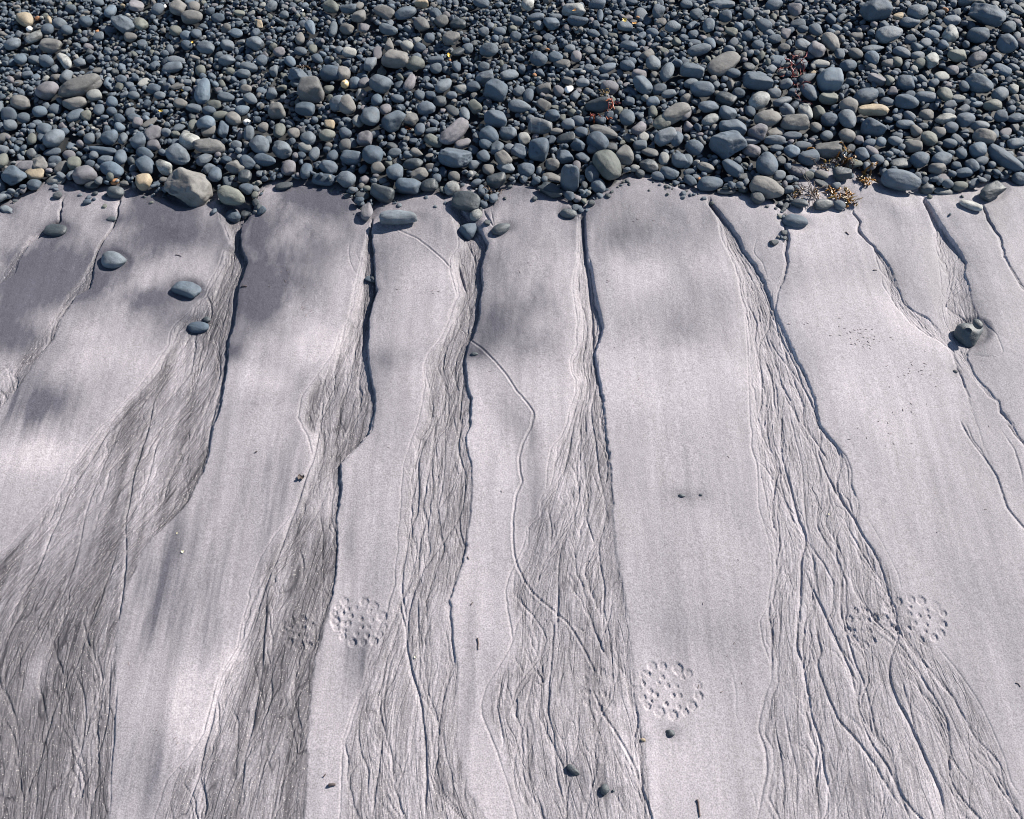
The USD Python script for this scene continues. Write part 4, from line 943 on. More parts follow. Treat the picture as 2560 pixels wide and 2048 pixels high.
# boot prints: a ring of big many-sided lugs and rows of small studs, heel and sole apart
press = np.zeros_like(X)
def lug(cx, cy, r, h, rot, sides):
    global press
    s = (np.abs(X - cx) < 2.2 * r) & (np.abs(Y - cy) < 2.2 * r)
    if not s.any(): return
    dx, dy = X[s] - cx, Y[s] - cy
    a = np.arctan2(dy, dx) + rot; rr = np.hypot(dx, dy) * np.cos((a % (2 * np.pi / sides)) - np.pi / sides) / r
    prof = -h * (1 - sstep(0.82, 1.02, rr)) + 0.15 * h * np.exp(-((rr - 1.25) / 0.2) ** 2)
    if sides < 9: prof += 0.4 * h * np.exp(-(rr / 0.4) ** 2)
    press[s] += prof
for k, (col, heel, sole, ang) in enumerate(BOOT):
    r2 = np.random.default_rng(50 + k)
    for (x0, y0, x1, y1), big in ((heel, False), (sole, True)):
        cx, cy, ax, ay = (x0 + x1) / 2, (y0 + y1) / 2, (x1 - x0) / 2, (y1 - y0) / 2
        n = 15 if big else 9
        for i in range(n):
            th = 2 * math.pi * (i + .3 * r2.random()) / n
            if (not big and math.cos(th) > .85) or r2.random() < .04: continue
            q_ = r2.uniform(.81, .93) * (1 + .12 * math.cos(th))
            w = W([(cx + q_ * ax * math.cos(th), cy + q_ * ay * math.sin(th) + .12 * ax * math.cos(th))])[0]
            lug(w[0], w[1], r2.uniform(.0085, .0145) * (1 if big else .85), r2.uniform(.0020, .0040), r2.random() * 3, 6)
        rows = ([(-.5, 3), (-.17, 4), (.17, 4), (.5, 3)] if big else [(-.35, 2), (.2, 3)])
        for fy_, m in rows:
            for i in range(m):
                fx_ = ((i + .5) / m - .5) * 1.25 + .06 * r2.normal()
                if r2.random() < .05: continue
                w = W([(cx + fx_ * ax, cy + fy_ * ay + .12 * fx_ * ax + 2.5 * r2.normal())])[0]
                lug(w[0], w[1], r2.uniform(.0050, .0075), r2.uniform(.0022, .0040), 0, 12)
press *= 1.1 * np.clip(0.75 + 0.5 * field(60, 60, 2, 14) + 0.7 * field(9, 9, 2, 15), 0.55, 1.1)
flow = 0.0008 * (field(150, 14, 3, 16) * 1.6 + field(320, 60, 2, 17)) * np.minimum(1, wetf * 1.4)
sand_h = sand_z - dep - cut * (0.35 + 0.65 * np.maximum(wetf, 0.7)) + trail + press + flow + 0.0004 * field(400, 400, 1, 18)
# ------------------------------------------------------------------ stones: shapes
ICO = {k: trimesh.creation.icosphere(subdivisions=k, radius=1.0) for k in (1, 2, 3, 4, 5)}
def stone_mesh(a, b, c, seed, shape='o', sub=3, crack=False):
    """a weathered stone with semi-axes a, b, c about its own centre, as (vertices, faces)"""
    r = np.random.default_rng(seed)
    d = ICO[sub].vertices.copy()
    p0, K, p1, lo, hi, q = {'o': (2.3, 8, 11, .80, 1.06, 13), 'e': (2.2, 6, 10, .88, 1.12, 12), 'b': (3.8, 6, 16, .80, 1.05, 18), 'a': (3.0, 9, 26, .68, .98, 26),
                            'l': (2.6, 5, 9, .90, 1.12, 10), 'f': (2.8, 6, 10, .86, 1.1, 12), 't': (2.5, 6, 14, .8, 1.05, 14)}[shape]
    ax = np.vstack([np.eye(3), -np.eye(3)])
    r0 = (np.maximum(0, d @ ax.T) ** p0).sum(1) ** (-1 / p0)
    n = r.normal(size=(K, 3)); n /= np.linalg.norm(n, axis=1)[:, None]
    h = r.uniform(lo, hi, K)
    r1 = ((np.maximum(0, d @ n.T) / h) ** p1).sum(1)
    rr = (r0 ** -q + np.where(r1 > 1e-9, r1 ** (q / p1), 0)) ** (-1 / q)
    rr *= 1 + {'a': .13, 'b': .11}.get(shape, .11) * 2 * (meshkit.fbm(d * 1.3 + seed * 3.7, 2, seed % 97) - .5)
    rr *= 1 + (.04 if shape == 'a' else .022) * 2 * (meshkit.noise(d * 4.5 + seed, seed % 89) - .5)
    v = d * rr[:, None]
    if shape == 't': v[:, 1:] *= (1.0 - .55 * v[:, :1])
    if shape == 'e': v[:, 1:] *= (1.0 - .16 * v[:, :1])
    if shape == 'l':
        v[:, 1] += .22 * v[:, 0] ** 2 * r.choice([-1, 1]); v[:, 2] += .1 * v[:, 0] ** 2
    if crack:
        for k in range(4):
            nn = r.normal(size=3); nn[0] *= 1.6; nn /= np.linalg.norm(nn)
            t = v @ nn - r.uniform(-.45, .45) + .1 * (meshkit.fbm(v * 2.5 + k, 3, k) - .5) * 2
            v *= (1 - .022 * np.exp(-(t / .022) ** 2) * sstep(.35, .6, meshkit.noise(v * 1.6 + k * 5, 9)))[:, None]
    v -= (v.max(0) + v.min(0)) / 2
    v /= (v.max(0) - v.min(0)) / 2
    return v * [a, b, c], ICO[sub].faces
def rot(yaw, tx=0.0, ty=0.0):
    cz, sz, cx, sx, cy, sy = math.cos(yaw), math.sin(yaw), math.cos(tx), math.sin(tx), math.cos(ty), math.sin(ty)
    return np.array([[cz, -sz, 0], [sz, cz, 0], [0, 0, 1]]) @ np.array([[cy, 0, sy], [0, 1, 0], [-sy, 0, cy]]) @ np.array([[1, 0, 0], [0, cx, -sx], [0, sx, cx]])
# the level of stones already lying there, on a 4 mm lattice
SX, SY = np.arange(-2.95, 2.95, .004), np.arange(1.75, 4.3, .004)
GX, GY = np.meshgrid(SX, SY)
BASE = bed_level(GX, GY); TOP = BASE.copy(); KEEP = np.zeros(GX.shape, bool)
def shell(Rm, ax):
    """under and upper side of a tilted ellipsoid over the lattice cells it covers"""
    A = Rm @ np.diag(1 / np.asarray(ax) ** 2) @ Rm.T
    S = Rm @ np.diag(np.asarray(ax) ** 2) @ Rm.T
    nx, ny = int(math.sqrt(S[0, 0]) / .004) + 1, int(math.sqrt(S[1, 1]) / .004) + 1
    x, y = np.meshgrid(np.arange(-nx, nx + 1) * .004, np.arange(-ny, ny + 1) * .004)
    q = A[0, 2] * x + A[1, 2] * y
    disc = q * q - A[2, 2] * (A[0, 0] * x * x + 2 * A[0, 1] * x * y + A[1, 1] * y * y - 1)
    ins = disc > 0
    s = np.sqrt(np.maximum(disc, 0))
    return nx, ny, ins, np.where(ins, (-q - s) / A[2, 2], 9.0), np.where(ins, (-q + s) / A[2, 2], -9.0)
def ground_at(x, y):
    if y > y_edge(x): return float(bed_level(x, y))
    i, j = int(np.clip(np.searchsorted(gx, x), 4, NX - 5)), int(np.clip(np.searchsorted(gy, y), 3, NY - 4))
    return float(sand_h[j - 2:j + 3, i - 4:i + 5].mean())
class Stone: pass
stones = []
seed = 100
for panel, text in STONES.items():
    for line in text.strip().split('\n'):
        lab = line.split('|')
        f = lab.pop(0).split()
        zx, zy, ln, wd, an = map(float, f[:5])
        s = Stone(); s.col, s.shape = f[5], f[6]
        s.label, s.ref = (lab[0] if lab else None), (lab[1] if len(lab) > 1 else None)
        (px, py), = P(panel, [(zx, zy)])
        s.sand = panel[1] != '0'
        kth = {'f': .5, 'l': .85, 'b': .8, 't': .8}.get(s.shape, .72)
        z = 0.0
        x, y = W([(px, py)], 0)[0]
        for _ in range(3):
            m, sn = scale_at(px, py, z)
            A_, B_ = 1.0 * ln / 2.507 * m / 2, 1.0 * wd / 2.507 * m / 2
            cz = kth * B_
            x, y = W([(px, py)], z)[0]
            z = ground_at(x, y) + ((.80 * cz + .014 * sstep(0, .08, y - y_edge(x))) if not s.sand else -.06 * cz)
        k2 = math.sqrt(sn * sn + (kth * math.sqrt(1 - sn * sn)) ** 2)
        a = math.radians(an)
        E = np.diag([1, 1 / k2]) @ np.array([[math.cos(a), -math.sin(a)], [math.sin(a), math.cos(a)]]) @ np.diag([A_, B_])
        U, sg, _v = np.linalg.svd(E)
        yaw = math.atan2(U[1, 0], U[0, 0])
        if math.cos(yaw - math.atan2(math.sin(a) / k2, math.cos(a))) < 0: yaw += math.pi
        s.ax = np.array([sg[0], sg[1], kth * min(sg[0], sg[1] * 1.0)])
        s.seed = seed; seed += 1
        r = np.random.default_rng(s.seed)
        tilt = .0 if s.sand or sg[0] > .08 else .16
        s.R = rot(yaw, r.normal() * tilt, r.normal() * tilt * .6)
        s.pos = np.array([x, y, z]); s.traced = True
        if s.ref == 'the standing pillar':                       # this one stands on its end
            s.ax = np.array([.031, .027, .056]); s.R = rot(.3, -.15, .05); s.pos[2] = ground_at(x, y) + .042
        if 'knob' in (s.label or ''): s.pos[2] += .055; s.pos[1] -= .06
        if s.sand and any(k_ in (s.label or '') for k_ in ('three-cornered', 'dark egg', 'dark oval stone at', 'wedge of', 'roundish', 'round slate')): s.pos[2] += .3 * s.ax[2]
        if s.label and 'lone dark' in s.label and s.ref: s.ax[2] *= 1.35; s.pos[2] += .02
        if s.ref == 'the biggest boulder': s.pos[2] -= .018
        s.px, s.py = px, py
        stones.append(s)
def stamp(s, grow=1.0):
    nx, ny, ins, lo, up = shell(s.R, s.ax * grow)
    i, j = int(round((s.pos[0] - SX[0]) / .004)), int(round((s.pos[1] - SY[0]) / .004))
    y0, y1, x0, x1 = j - ny, j + ny + 1, i - nx, i + nx + 1
    if y0 < 0 or x0 < 0 or y1 > len(SY) or x1 > len(SX): return
    T = TOP[y0:y1, x0:x1]
    np.maximum(T, np.where(ins, s.pos[2] + up, -9), out=T)
    KEEP[y0:y1, x0:x1] |= ins & (s.pos[2] + lo < BASE[y0:y1, x0:x1] + .05)
for s in stones: stamp(s)
# ------------------------------------------------------------------ the rest of the shingle, dropped stone by stone into the lowest place near where it falls
def coarse(x, y):
    """the far left of the bank is finer, the right and the foot of it coarser"""
    d = y - y_edge(x)
    return (1 - .22 * sstep(.45, 1.1, d)) * (0.72 + 0.26 * sstep(-.3, .9, x) + 0.30 * sstep(.42, .05, d) * sstep(-2.4, -1.6, y) )
SHAPES = 'oooeebbbbaaaaflt'
COLS = 'ssssssssssssggggggggggnnnoommv' + 'bbpkk'
rest = []
r = np.random.default_rng(31)
def drop(n, med, sig, lo, hi, limit, tries, kind, sink=.12):
    for _ in range(n):
        x = r.uniform(-2.8, 2.8); y = r.uniform(1.85, 4.2)
        if y < y_edge(x) + .004: continue
        k = coarse(x, y)
        a = .5 * np.clip(med * k * math.exp(r.normal() * sig), lo, hi)
        sh = SHAPES[r.integers(len(SHAPES))]
        b, c = a * r.uniform(.62, .95), a * r.uniform(.42, .72)
        if sh == 'f': c *= .6
        if sh == 'l': b *= .72; c = b * .85
        R_ = rot(r.random() * 6.283, r.normal() * .3, r.normal() * .22)
        ax = np.array([a, b, c])
        nx, ny, ins, L, U = shell(R_, ax)
        best = None
        for t in range(tries):
            xx, yy = (x, y) if t == 0 else (x + r.normal() * .022, y + r.normal() * .022)
            i, j = int((xx - SX[0]) / .004), int((yy - SY[0]) / .004)
            y0, y1, x0, x1 = j - ny, j + ny + 1, i - nx, i + nx + 1
            if y0 < 0 or x0 < 0 or y1 > len(SY) or x1 > len(SX) or yy < y_edge(xx) + b * .5: continue
            zc = (TOP[y0:y1, x0:x1] - L).max() if ins.all() else (TOP[y0:y1, x0:x1] - L)[ins].max()
            g = zc - BASE[j, i]
            if best is None or g < best[0]: best = (g, zc, xx, yy, x0, x1, y0, y1)
        if best is None: continue
        g, zc, xx, yy, x0, x1, y0, y1 = best
        if g - c > limit: continue
        zc -= sink * c
        T = TOP[y0:y1, x0:x1]; np.maximum(T, np.where(ins, zc + U, -9), out=T)
        s = Stone(); s.ax, s.R, s.pos, s.shape, s.kind, s.traced, s.sand, s.label, s.ref = ax, R_, np.array([xx, yy, zc]), sh, kind, False, False, None, None
        s.col = COLS[r.integers(len(COLS))]
        if r.random() < .007: s.col = 'wprt'[r.integers(4)]
        rest.append(s)
drop(10000, .0465, .28, .028, .085, .005, 5, 'm')
drop(20000, .029, .28, .016, .045, .013, 4, 'm')
drop(20000, .021, .30, .011, .030, .020, 2, 'g')
print('stones', len(stones), 'dropped', len(rest), sum(s.kind == 'g' for s in rest))
# ------------------------------------------------------------------ the sheet of ground, finished: hollows scoured round stones that lie in sand
pit = np.zeros_like(X); halo = np.zeros_like(X)
for s in stones:
    if s.pos[1] < y_edge(s.pos[0]) + .10:
        R0 = max(s.ax[0], s.ax[1]); w = (np.abs(X - s.pos[0]) < 3 * R0 + .05) & (np.abs(Y - s.pos[1]) < 3 * R0 + .05)
        if not w.any(): continue
        dx, dy = X[w] - s.pos[0], Y[w] - s.pos[1]
        q = s.R[:2, :2].T @ np.stack([dx, dy])
        e = np.hypot(q[0] / s.ax[0], q[1] / s.ax[1])
        dd = (e - 1) * min(s.ax[0], s.ax[1])
        amp = min(.010, .22 * s.ax[2])
        pit[w] = np.minimum(pit[w], -amp * np.exp(-(np.maximum(dd, 0) / .012) ** 2))
        if s.sand:                                               # the backwash has dug a tail seaward of the stone
            t_ = (s.pos[1] - Y[w]) / R0; pit[w] -= .55 * amp * sstep(.3, 1.0, t_) * np.exp(-np.maximum(t_, 0) / 1.6) * np.exp(-((dx + .25 * R0 * t_) / (.75 * R0)) ** 2)
            halo[w] = np.maximum(halo[w], np.exp(-np.maximum(dd, 0) / .016) * .5)
        pit[w] += .07 * amp * np.exp(-((dd - .028) / .012) ** 2)
Z = (sand_h + pit) * (1 - bedmask) + (bed_level(X, Y) - .004) * bedmask
def ground_z(x, y):
    i = np.clip(np.searchsorted(gx, x), 0, NX - 1); j = np.clip(np.searchsorted(gy, y), 0, NY - 1)
    return Z[j, i]
damp_and_shade = np.zeros_like(X)  # darkens the sand colour for dampness and for painted shade of its swells
for (cx, cy, rx, ry, st) in DAMP_AND_SHADE:
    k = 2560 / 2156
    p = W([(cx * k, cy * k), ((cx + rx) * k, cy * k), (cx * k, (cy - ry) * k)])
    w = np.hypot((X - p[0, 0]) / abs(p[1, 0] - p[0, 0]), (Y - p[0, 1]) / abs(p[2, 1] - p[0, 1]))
    damp_and_shade = damp_and_shade + st * np.exp(-w ** 2 * 1.1) * (1 - .5 * damp_and_shade)
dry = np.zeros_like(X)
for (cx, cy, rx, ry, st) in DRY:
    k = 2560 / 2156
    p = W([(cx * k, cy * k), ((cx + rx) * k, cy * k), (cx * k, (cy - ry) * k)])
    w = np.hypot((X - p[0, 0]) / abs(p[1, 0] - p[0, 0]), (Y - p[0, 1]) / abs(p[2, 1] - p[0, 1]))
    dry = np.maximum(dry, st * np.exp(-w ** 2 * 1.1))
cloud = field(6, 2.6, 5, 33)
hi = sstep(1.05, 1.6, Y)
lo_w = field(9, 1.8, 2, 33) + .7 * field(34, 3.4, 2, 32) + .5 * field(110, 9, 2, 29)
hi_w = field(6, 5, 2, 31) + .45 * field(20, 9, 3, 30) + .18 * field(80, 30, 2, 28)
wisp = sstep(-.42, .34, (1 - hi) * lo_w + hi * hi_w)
damp_and_shade = damp_and_shade * (.12 + .85 * wisp) + .23 + .22 * sstep(.2, -1.3, X) - .10 * sstep(.2, 1.3, X) - 1.15 * dry * (1 + 1.4 * field(12, 4, 4, 37)) + .26 * (1 - hi) * lo_w + hi * (.16 + .60 * hi_w) + .22 * sstep(.10, .0, np.abs(dlip + .03)) * (hi_w + .6) + halo
damp_and_shade = np.clip(damp_and_shade, 0, 1)
v = np.stack([X.ravel(), Y.ravel(), Z.ravel()], 1).astype(np.float32)
n = np.stack([-np.gradient(Z, gx, axis=1), -np.gradient(Z, gy, axis=0), np.ones_like(Z)], -1).reshape(-1, 3)
n /= np.linalg.norm(n, axis=1)[:, None]
i = (np.arange(NY - 1)[:, None] * NX + np.arange(NX - 1)[None, :]).ravel()
quad = np.stack([i, i + 1, i + 1 + NX, i + NX], 1).astype(np.int32)
gm = UsdGeom.Mesh.Define(stage, '/World/ground')
gm.CreatePointsAttr(Vt.Vec3fArray.FromNumpy(v)); gm.CreateFaceVertexCountsAttr(Vt.IntArray.FromNumpy(np.full(len(quad), 4, np.int32)))
gm.CreateFaceVertexIndicesAttr(Vt.IntArray.FromNumpy(quad.ravel())); gm.CreateSubdivisionSchemeAttr('none')
gm.CreateNormalsAttr(Vt.Vec3fArray.FromNumpy(n.astype(np.float32))); gm.SetNormalsInterpolation('vertex')
pv = UsdGeom.PrimvarsAPI(gm)
for nm, arr in (('damp_and_shade', damp_and_shade), ('wash', zone), ('shingle', bedmask), ('grit', wetf), ('across', across)):
    pv.CreatePrimvar(nm, Sdf.ValueTypeNames.FloatArray, 'vertex').Set(Vt.FloatArray.FromNumpy(arr.ravel().astype(np.float32)))
tag(gm, kind='structure')
nodes = {'pos': ('geometry', {}),
 'ad': ('attribute', {'attribute': 'damp_and_shade'}), 'aw': ('attribute', {'attribute': 'wash'}), 'ab': ('attribute', {'attribute': 'shingle'}), 'ag': ('attribute', {'attribute': 'grit'}), 'ac': ('attribute', {'attribute': 'across'}), 'sx': ('separate_xyz', {}), 'cx': ('combine_xyz', {}),
 'fine': ('noise_texture', {'scale': 260.0, 'detail': 2.0, 'roughness': 0.7}), 'mid': ('noise_texture', {'scale': 60.0, 'detail': 4.0, 'roughness': 0.6}),
 'st': ('mapping', {'scale': (150.0, 11.0, 1.0)}), 'streak': ('noise_texture', {'scale': 1.0, 'detail': 5.0, 'roughness': 0.65}),
 'st2': ('mapping', {'scale': (36.0, 2.6, 10.0)}), 'streak2': ('noise_texture', {'scale': 1.0, 'detail': 4.0, 'roughness': 0.6}),
 'grain': ('voronoi_texture', {'scale': 330.0}), 'gs': ('separate_color', {}), 'gk': ('map_range', {'from_min': 0.90, 'from_max': 0.96, 'clamp': True}),
 'gd': ('map_range', {'from_min': 0.42, 'from_max': 0.30, 'clamp': True}), 'gm': ('math', {'math_type': 'multiply'}), 'gw': ('math', {'math_type': 'multiply_add', 'value2': 0.75, 'value3': 0.12}), 'gm2': ('math', {'math_type': 'multiply'}),
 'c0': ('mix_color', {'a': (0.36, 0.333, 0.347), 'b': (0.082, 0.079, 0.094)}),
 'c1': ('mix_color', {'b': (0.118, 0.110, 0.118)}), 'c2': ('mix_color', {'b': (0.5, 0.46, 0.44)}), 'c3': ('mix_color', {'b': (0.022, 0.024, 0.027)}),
 'fk': ('map_range', {'from_min': 0.3, 'from_max': 0.7, 'to_min': 0.66, 'to_max': 1.34, 'clamp': True}),
 'mk': ('map_range', {'from_min': 0.3, 'from_max': 0.7, 'to_min': 0.92, 'to_max': 1.08, 'clamp': True}),
 'sk': ('map_range', {'from_min': 0.3, 'from_max': 0.7, 'to_min': -0.35, 'to_max': 0.35, 'clamp': True}), 'sk1': ('math', {'math_type': 'multiply_add', 'value3': 1.0}),
 'sk2': ('map_range', {'from_min': 0.3, 'from_max': 0.7, 'to_min': 0.90, 'to_max': 1.10, 'clamp': True}),
 'x1': ('math', {'math_type': 'multiply'}), 'x2': ('math', {'math_type': 'multiply'}), 'x3': ('math', {'math_type': 'multiply'}), 'sc': ('vector_math', {'math_type': 'scale'}),
 'rg': ('map_range', {'from_min': 0.0, 'from_max': 1.0, 'to_min': 0.80, 'to_max': 0.55, 'clamp': True}),
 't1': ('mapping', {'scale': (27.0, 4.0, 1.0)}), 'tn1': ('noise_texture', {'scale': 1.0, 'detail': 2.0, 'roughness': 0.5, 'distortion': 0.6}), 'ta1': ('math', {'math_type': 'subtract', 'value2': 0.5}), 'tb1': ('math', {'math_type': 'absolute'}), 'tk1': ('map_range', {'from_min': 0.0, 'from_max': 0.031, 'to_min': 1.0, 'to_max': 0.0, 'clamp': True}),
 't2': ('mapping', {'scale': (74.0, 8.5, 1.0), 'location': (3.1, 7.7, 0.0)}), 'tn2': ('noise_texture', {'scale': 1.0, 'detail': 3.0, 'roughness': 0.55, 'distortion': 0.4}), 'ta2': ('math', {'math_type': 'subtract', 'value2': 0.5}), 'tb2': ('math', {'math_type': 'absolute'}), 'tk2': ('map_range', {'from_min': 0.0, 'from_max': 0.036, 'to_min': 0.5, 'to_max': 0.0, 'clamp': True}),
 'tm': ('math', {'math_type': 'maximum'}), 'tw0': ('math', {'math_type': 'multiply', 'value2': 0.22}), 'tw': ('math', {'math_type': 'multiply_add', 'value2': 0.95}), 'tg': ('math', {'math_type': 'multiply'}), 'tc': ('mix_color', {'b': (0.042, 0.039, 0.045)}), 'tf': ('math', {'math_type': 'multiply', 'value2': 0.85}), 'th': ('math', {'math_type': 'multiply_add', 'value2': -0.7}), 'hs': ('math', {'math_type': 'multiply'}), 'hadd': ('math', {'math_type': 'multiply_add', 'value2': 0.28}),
 'bp': ('bump', {'strength': 0.75, 'distance': 0.0022}), 'p': ('principled_bsdf', {'specular_ior_level': 0.3, 'diffuse_roughness': 0.4})}
links = [('pos.position', 'fine.vector'), ('pos.position', 'mid.vector'), ('pos.position', 'sx.vector'), ('ac.fac', 'cx.x'), ('sx.y', 'cx.y'), ('cx.vector', 'st.vector'), ('st.vector', 'streak.vector'), ('pos.position', 'st2.vector'), ('st2.vector', 'streak2.vector'), ('pos.position', 'grain.vector'),
 ('grain.color', 'gs.color'), ('gs.r', 'gk.value'), ('grain.distance', 'gd.value'), ('gk.result', 'gm.value1'), ('gd.result', 'gm.value2'), ('ag.fac', 'gw.value1'), ('gm.value', 'gm2.value1'), ('gw.value', 'gm2.value2'),
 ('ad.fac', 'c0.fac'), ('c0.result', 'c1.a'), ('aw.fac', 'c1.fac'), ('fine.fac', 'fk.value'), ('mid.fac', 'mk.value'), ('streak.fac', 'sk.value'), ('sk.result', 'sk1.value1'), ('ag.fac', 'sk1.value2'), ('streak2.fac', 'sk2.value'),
 ('fk.result', 'x1.value1'), ('mk.result', 'x1.value2'), ('x1.value', 'x2.value1'), ('sk1.value', 'x2.value2'), ('x2.value', 'x3.value1'), ('sk2.result', 'x3.value2'), ('c1.result', 'sc.vector1'), ('x3.value', 'sc.scale'),
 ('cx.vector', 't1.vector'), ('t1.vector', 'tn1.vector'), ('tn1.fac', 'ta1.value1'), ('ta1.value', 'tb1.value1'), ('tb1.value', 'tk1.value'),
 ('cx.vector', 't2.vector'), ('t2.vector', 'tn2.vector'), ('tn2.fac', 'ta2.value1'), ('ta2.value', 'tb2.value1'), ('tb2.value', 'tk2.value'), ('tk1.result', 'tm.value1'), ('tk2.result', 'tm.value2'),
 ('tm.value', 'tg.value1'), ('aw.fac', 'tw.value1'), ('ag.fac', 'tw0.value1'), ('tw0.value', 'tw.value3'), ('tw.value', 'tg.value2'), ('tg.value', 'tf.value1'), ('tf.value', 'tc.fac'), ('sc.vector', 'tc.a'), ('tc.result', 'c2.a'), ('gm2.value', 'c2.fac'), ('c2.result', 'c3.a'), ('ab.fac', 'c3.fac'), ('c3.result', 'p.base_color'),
 ('ad.fac', 'rg.value'), ('rg.result', 'p.roughness'), ('tm.value', 'th.value1'), ('streak.fac', 'th.value3'), ('th.value', 'hs.value1'), ('ag.fac', 'hs.value2'), ('fine.fac', 'hadd.value1'), ('hs.value', 'hadd.value3'), ('hadd.value', 'bp.height'), ('bp.normal', 'p.normal')]
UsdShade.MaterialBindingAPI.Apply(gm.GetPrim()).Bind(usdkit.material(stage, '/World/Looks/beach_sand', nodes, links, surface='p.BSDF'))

# small stones strewn along the sand's edge and in the heads of the gullies
rs = np.random.default_rng(8)
strewn = []
for pn, cx, cy, sp, k in [('B0', 920, 1230, 45, 16), ('B0', 905, 1165, 35, 12), ('B0', 1485, 1330, 35, 14), ('B0', 1505, 1245, 40, 10), ('A0', 1560, 1250, 50, 16), ('A0', 1600, 1150, 40, 12), ('A0', 380, 1150, 60, 12), ('A0', 600, 1200, 60, 12), ('A0', 40, 1250, 60, 16),
        ('B0', 150, 1300, 30, 8), ('C0', 650, 1270, 30, 8), ('C0', 640, 1360, 20, 8), ('C0', 820, 1060, 70, 16), ('C0', 1120, 1060, 60, 12), ('C0', 1740, 1160, 120, 12), ('A1', 1560, 60, 40, 8), ('B0', 700, 1130, 60, 10), ('B0', 1200, 1180, 80, 10), ('B0', 1720, 1180, 60, 8), ('C0', 60, 1180, 60, 8), ('C0', 420, 1210, 60, 8), ('A0', 1330, 1240, 50, 6), ('C1', 655, 250, 30, 8), ('B1', 205, 480, 16, 5)]:
    for _ in range(k):
        x, y = W(P(pn, [(cx + rs.normal() * sp, cy + rs.normal() * sp * .7)]))[0]
        if y > y_edge(x) + .01: continue
        if any(np.hypot(*(x - t.pos[0], y - t.pos[1])) < t.ax[0] * .9 for t in stones + strewn): continue
        s = Stone(); a = .5 * np.clip(.016 * math.exp(rs.normal() * .4), .007, .036)
        s.ax = np.array([a, a * rs.uniform(.6, .95), a * rs.uniform(.4, .65)]); s.R = rot(rs.random() * 6.3, rs.normal() * .2, rs.normal() * .2)
        s.pos = np.array([x, y, float(ground_z(x, y)) + s.ax[2] * .45]); s.shape = SHAPES[rs.integers(len(SHAPES))]; s.col = 'kkksgnkso'[rs.integers(9)]
        s.kind, s.traced, s.sand, s.label, s.ref = 'm', False, True, None, None
        strewn.append(s)
for _ in range(900):
    x = rs.uniform(-2.0, 2.0); y = y_edge(x) + .02 - abs(rs.normal()) * .035
    if meshkit.noise(np.array([x * 5.0, 0.0, 0.0]), 71) < .42 + .2 * rs.random(): continue
    s = Stone(); a = .5 * np.clip(.013 * math.exp(rs.normal() * .45), .006, .034)
    s.ax = np.array([a, a * rs.uniform(.6, .95), a * rs.uniform(.4, .65)])
    if any(np.hypot(*(x - t.pos[0], y - t.pos[1])) < t.ax[0] * .9 + a * .6 for t in stones + strewn): continue
    s.R = rot(rs.random() * 6.3, rs.normal() * .2, rs.normal() * .2)
    s.pos = np.array([x, y, float(ground_z(x, y)) + s.ax[2] * .4]); s.shape = SHAPES[rs.integers(len(SHAPES))]; s.col = 'kkksgskgo'[rs.integers(9)]
    s.kind, s.traced, s.sand, s.label, s.ref = 'm', False, True, None, None
    strewn.append(s)
rest += strewn
# ------------------------------------------------------------------ stones on the stage: the 300 that show largest one by one, the rest as two fields of shingle
def shown(s):
    cp, sp = math.cos(PITCH), math.sin(PITCH)
    d = s.pos - [0, 0, CAM_H]
    depth = d[1] * cp - d[2] * sp; up = d[1] * sp + d[2] * cp
    u, w = FOC * d[0] / depth, FOC * up / depth
    if abs(u) > 1275 or abs(w) > 1020: return 0.0
    return (s.ax[0] * s.ax[1]) / depth ** 2
for s in stones: s.kind = 'm'
ranked = sorted(stones, key=lambda s: (-(10 if s.sand or s.label else 0) - 1e3 * shown(s)))
pick, extra = ranked[:300], ranked[300:]
big = [s for s in rest if s.kind == 'm']
NAMES = {'s': 'slate', 'g': 'grey', 'n': 'brown-grey', 'o': 'olive-grey', 'm': 'mauve-grey', 'p': 'pale mottled', 't': 'tan', 'w': 'white', 'r': 'rust-orange', 'k': 'near-black', 'b': 'blue-grey', 'v': 'veined grey'}
FORM = {'o': 'rounded', 'e': 'egg-shaped', 'b': 'blocky', 'a': 'angular', 'l': 'long', 'f': 'flat', 't': 'three-cornered'}
marks = [s for s in pick if s.ref]
groups = {}
for s in pick:
    if s.label: continue
    L = min((m for m in marks if m is not s), key=lambda m: np.hypot(*(m.pos[:2] - s.pos[:2])))
    d = s.pos[:2] - L.pos[:2]; a = math.degrees(math.atan2(d[1], d[0])) % 360
    s.side = ['right of', 'behind and right of', 'behind', 'behind and left of', 'left of', 'in front and left of', 'in front of', 'in front and right of'][int((a + 22.5) // 45) % 8]
    s.L, s.dist = L, float(np.hypot(*d))
    size = 'small' if s.ax[0] < .026 else 'large' if s.ax[0] > .042 else 'middling'
    s.words = f'{size} {NAMES[s.col]} {FORM[s.shape]} stone'
    groups.setdefault((s.words, s.side, L.ref), []).append(s)
for (words, side, ref), g in groups.items():
    g.sort(key=lambda s: s.dist)
    for k, s in enumerate(g):
        s.label = f'{words} {side} {ref}' if len(g) == 1 else f'{["nearer", "farther", "third", "fourth", "fifth"][k]} {words} {side} {ref}'
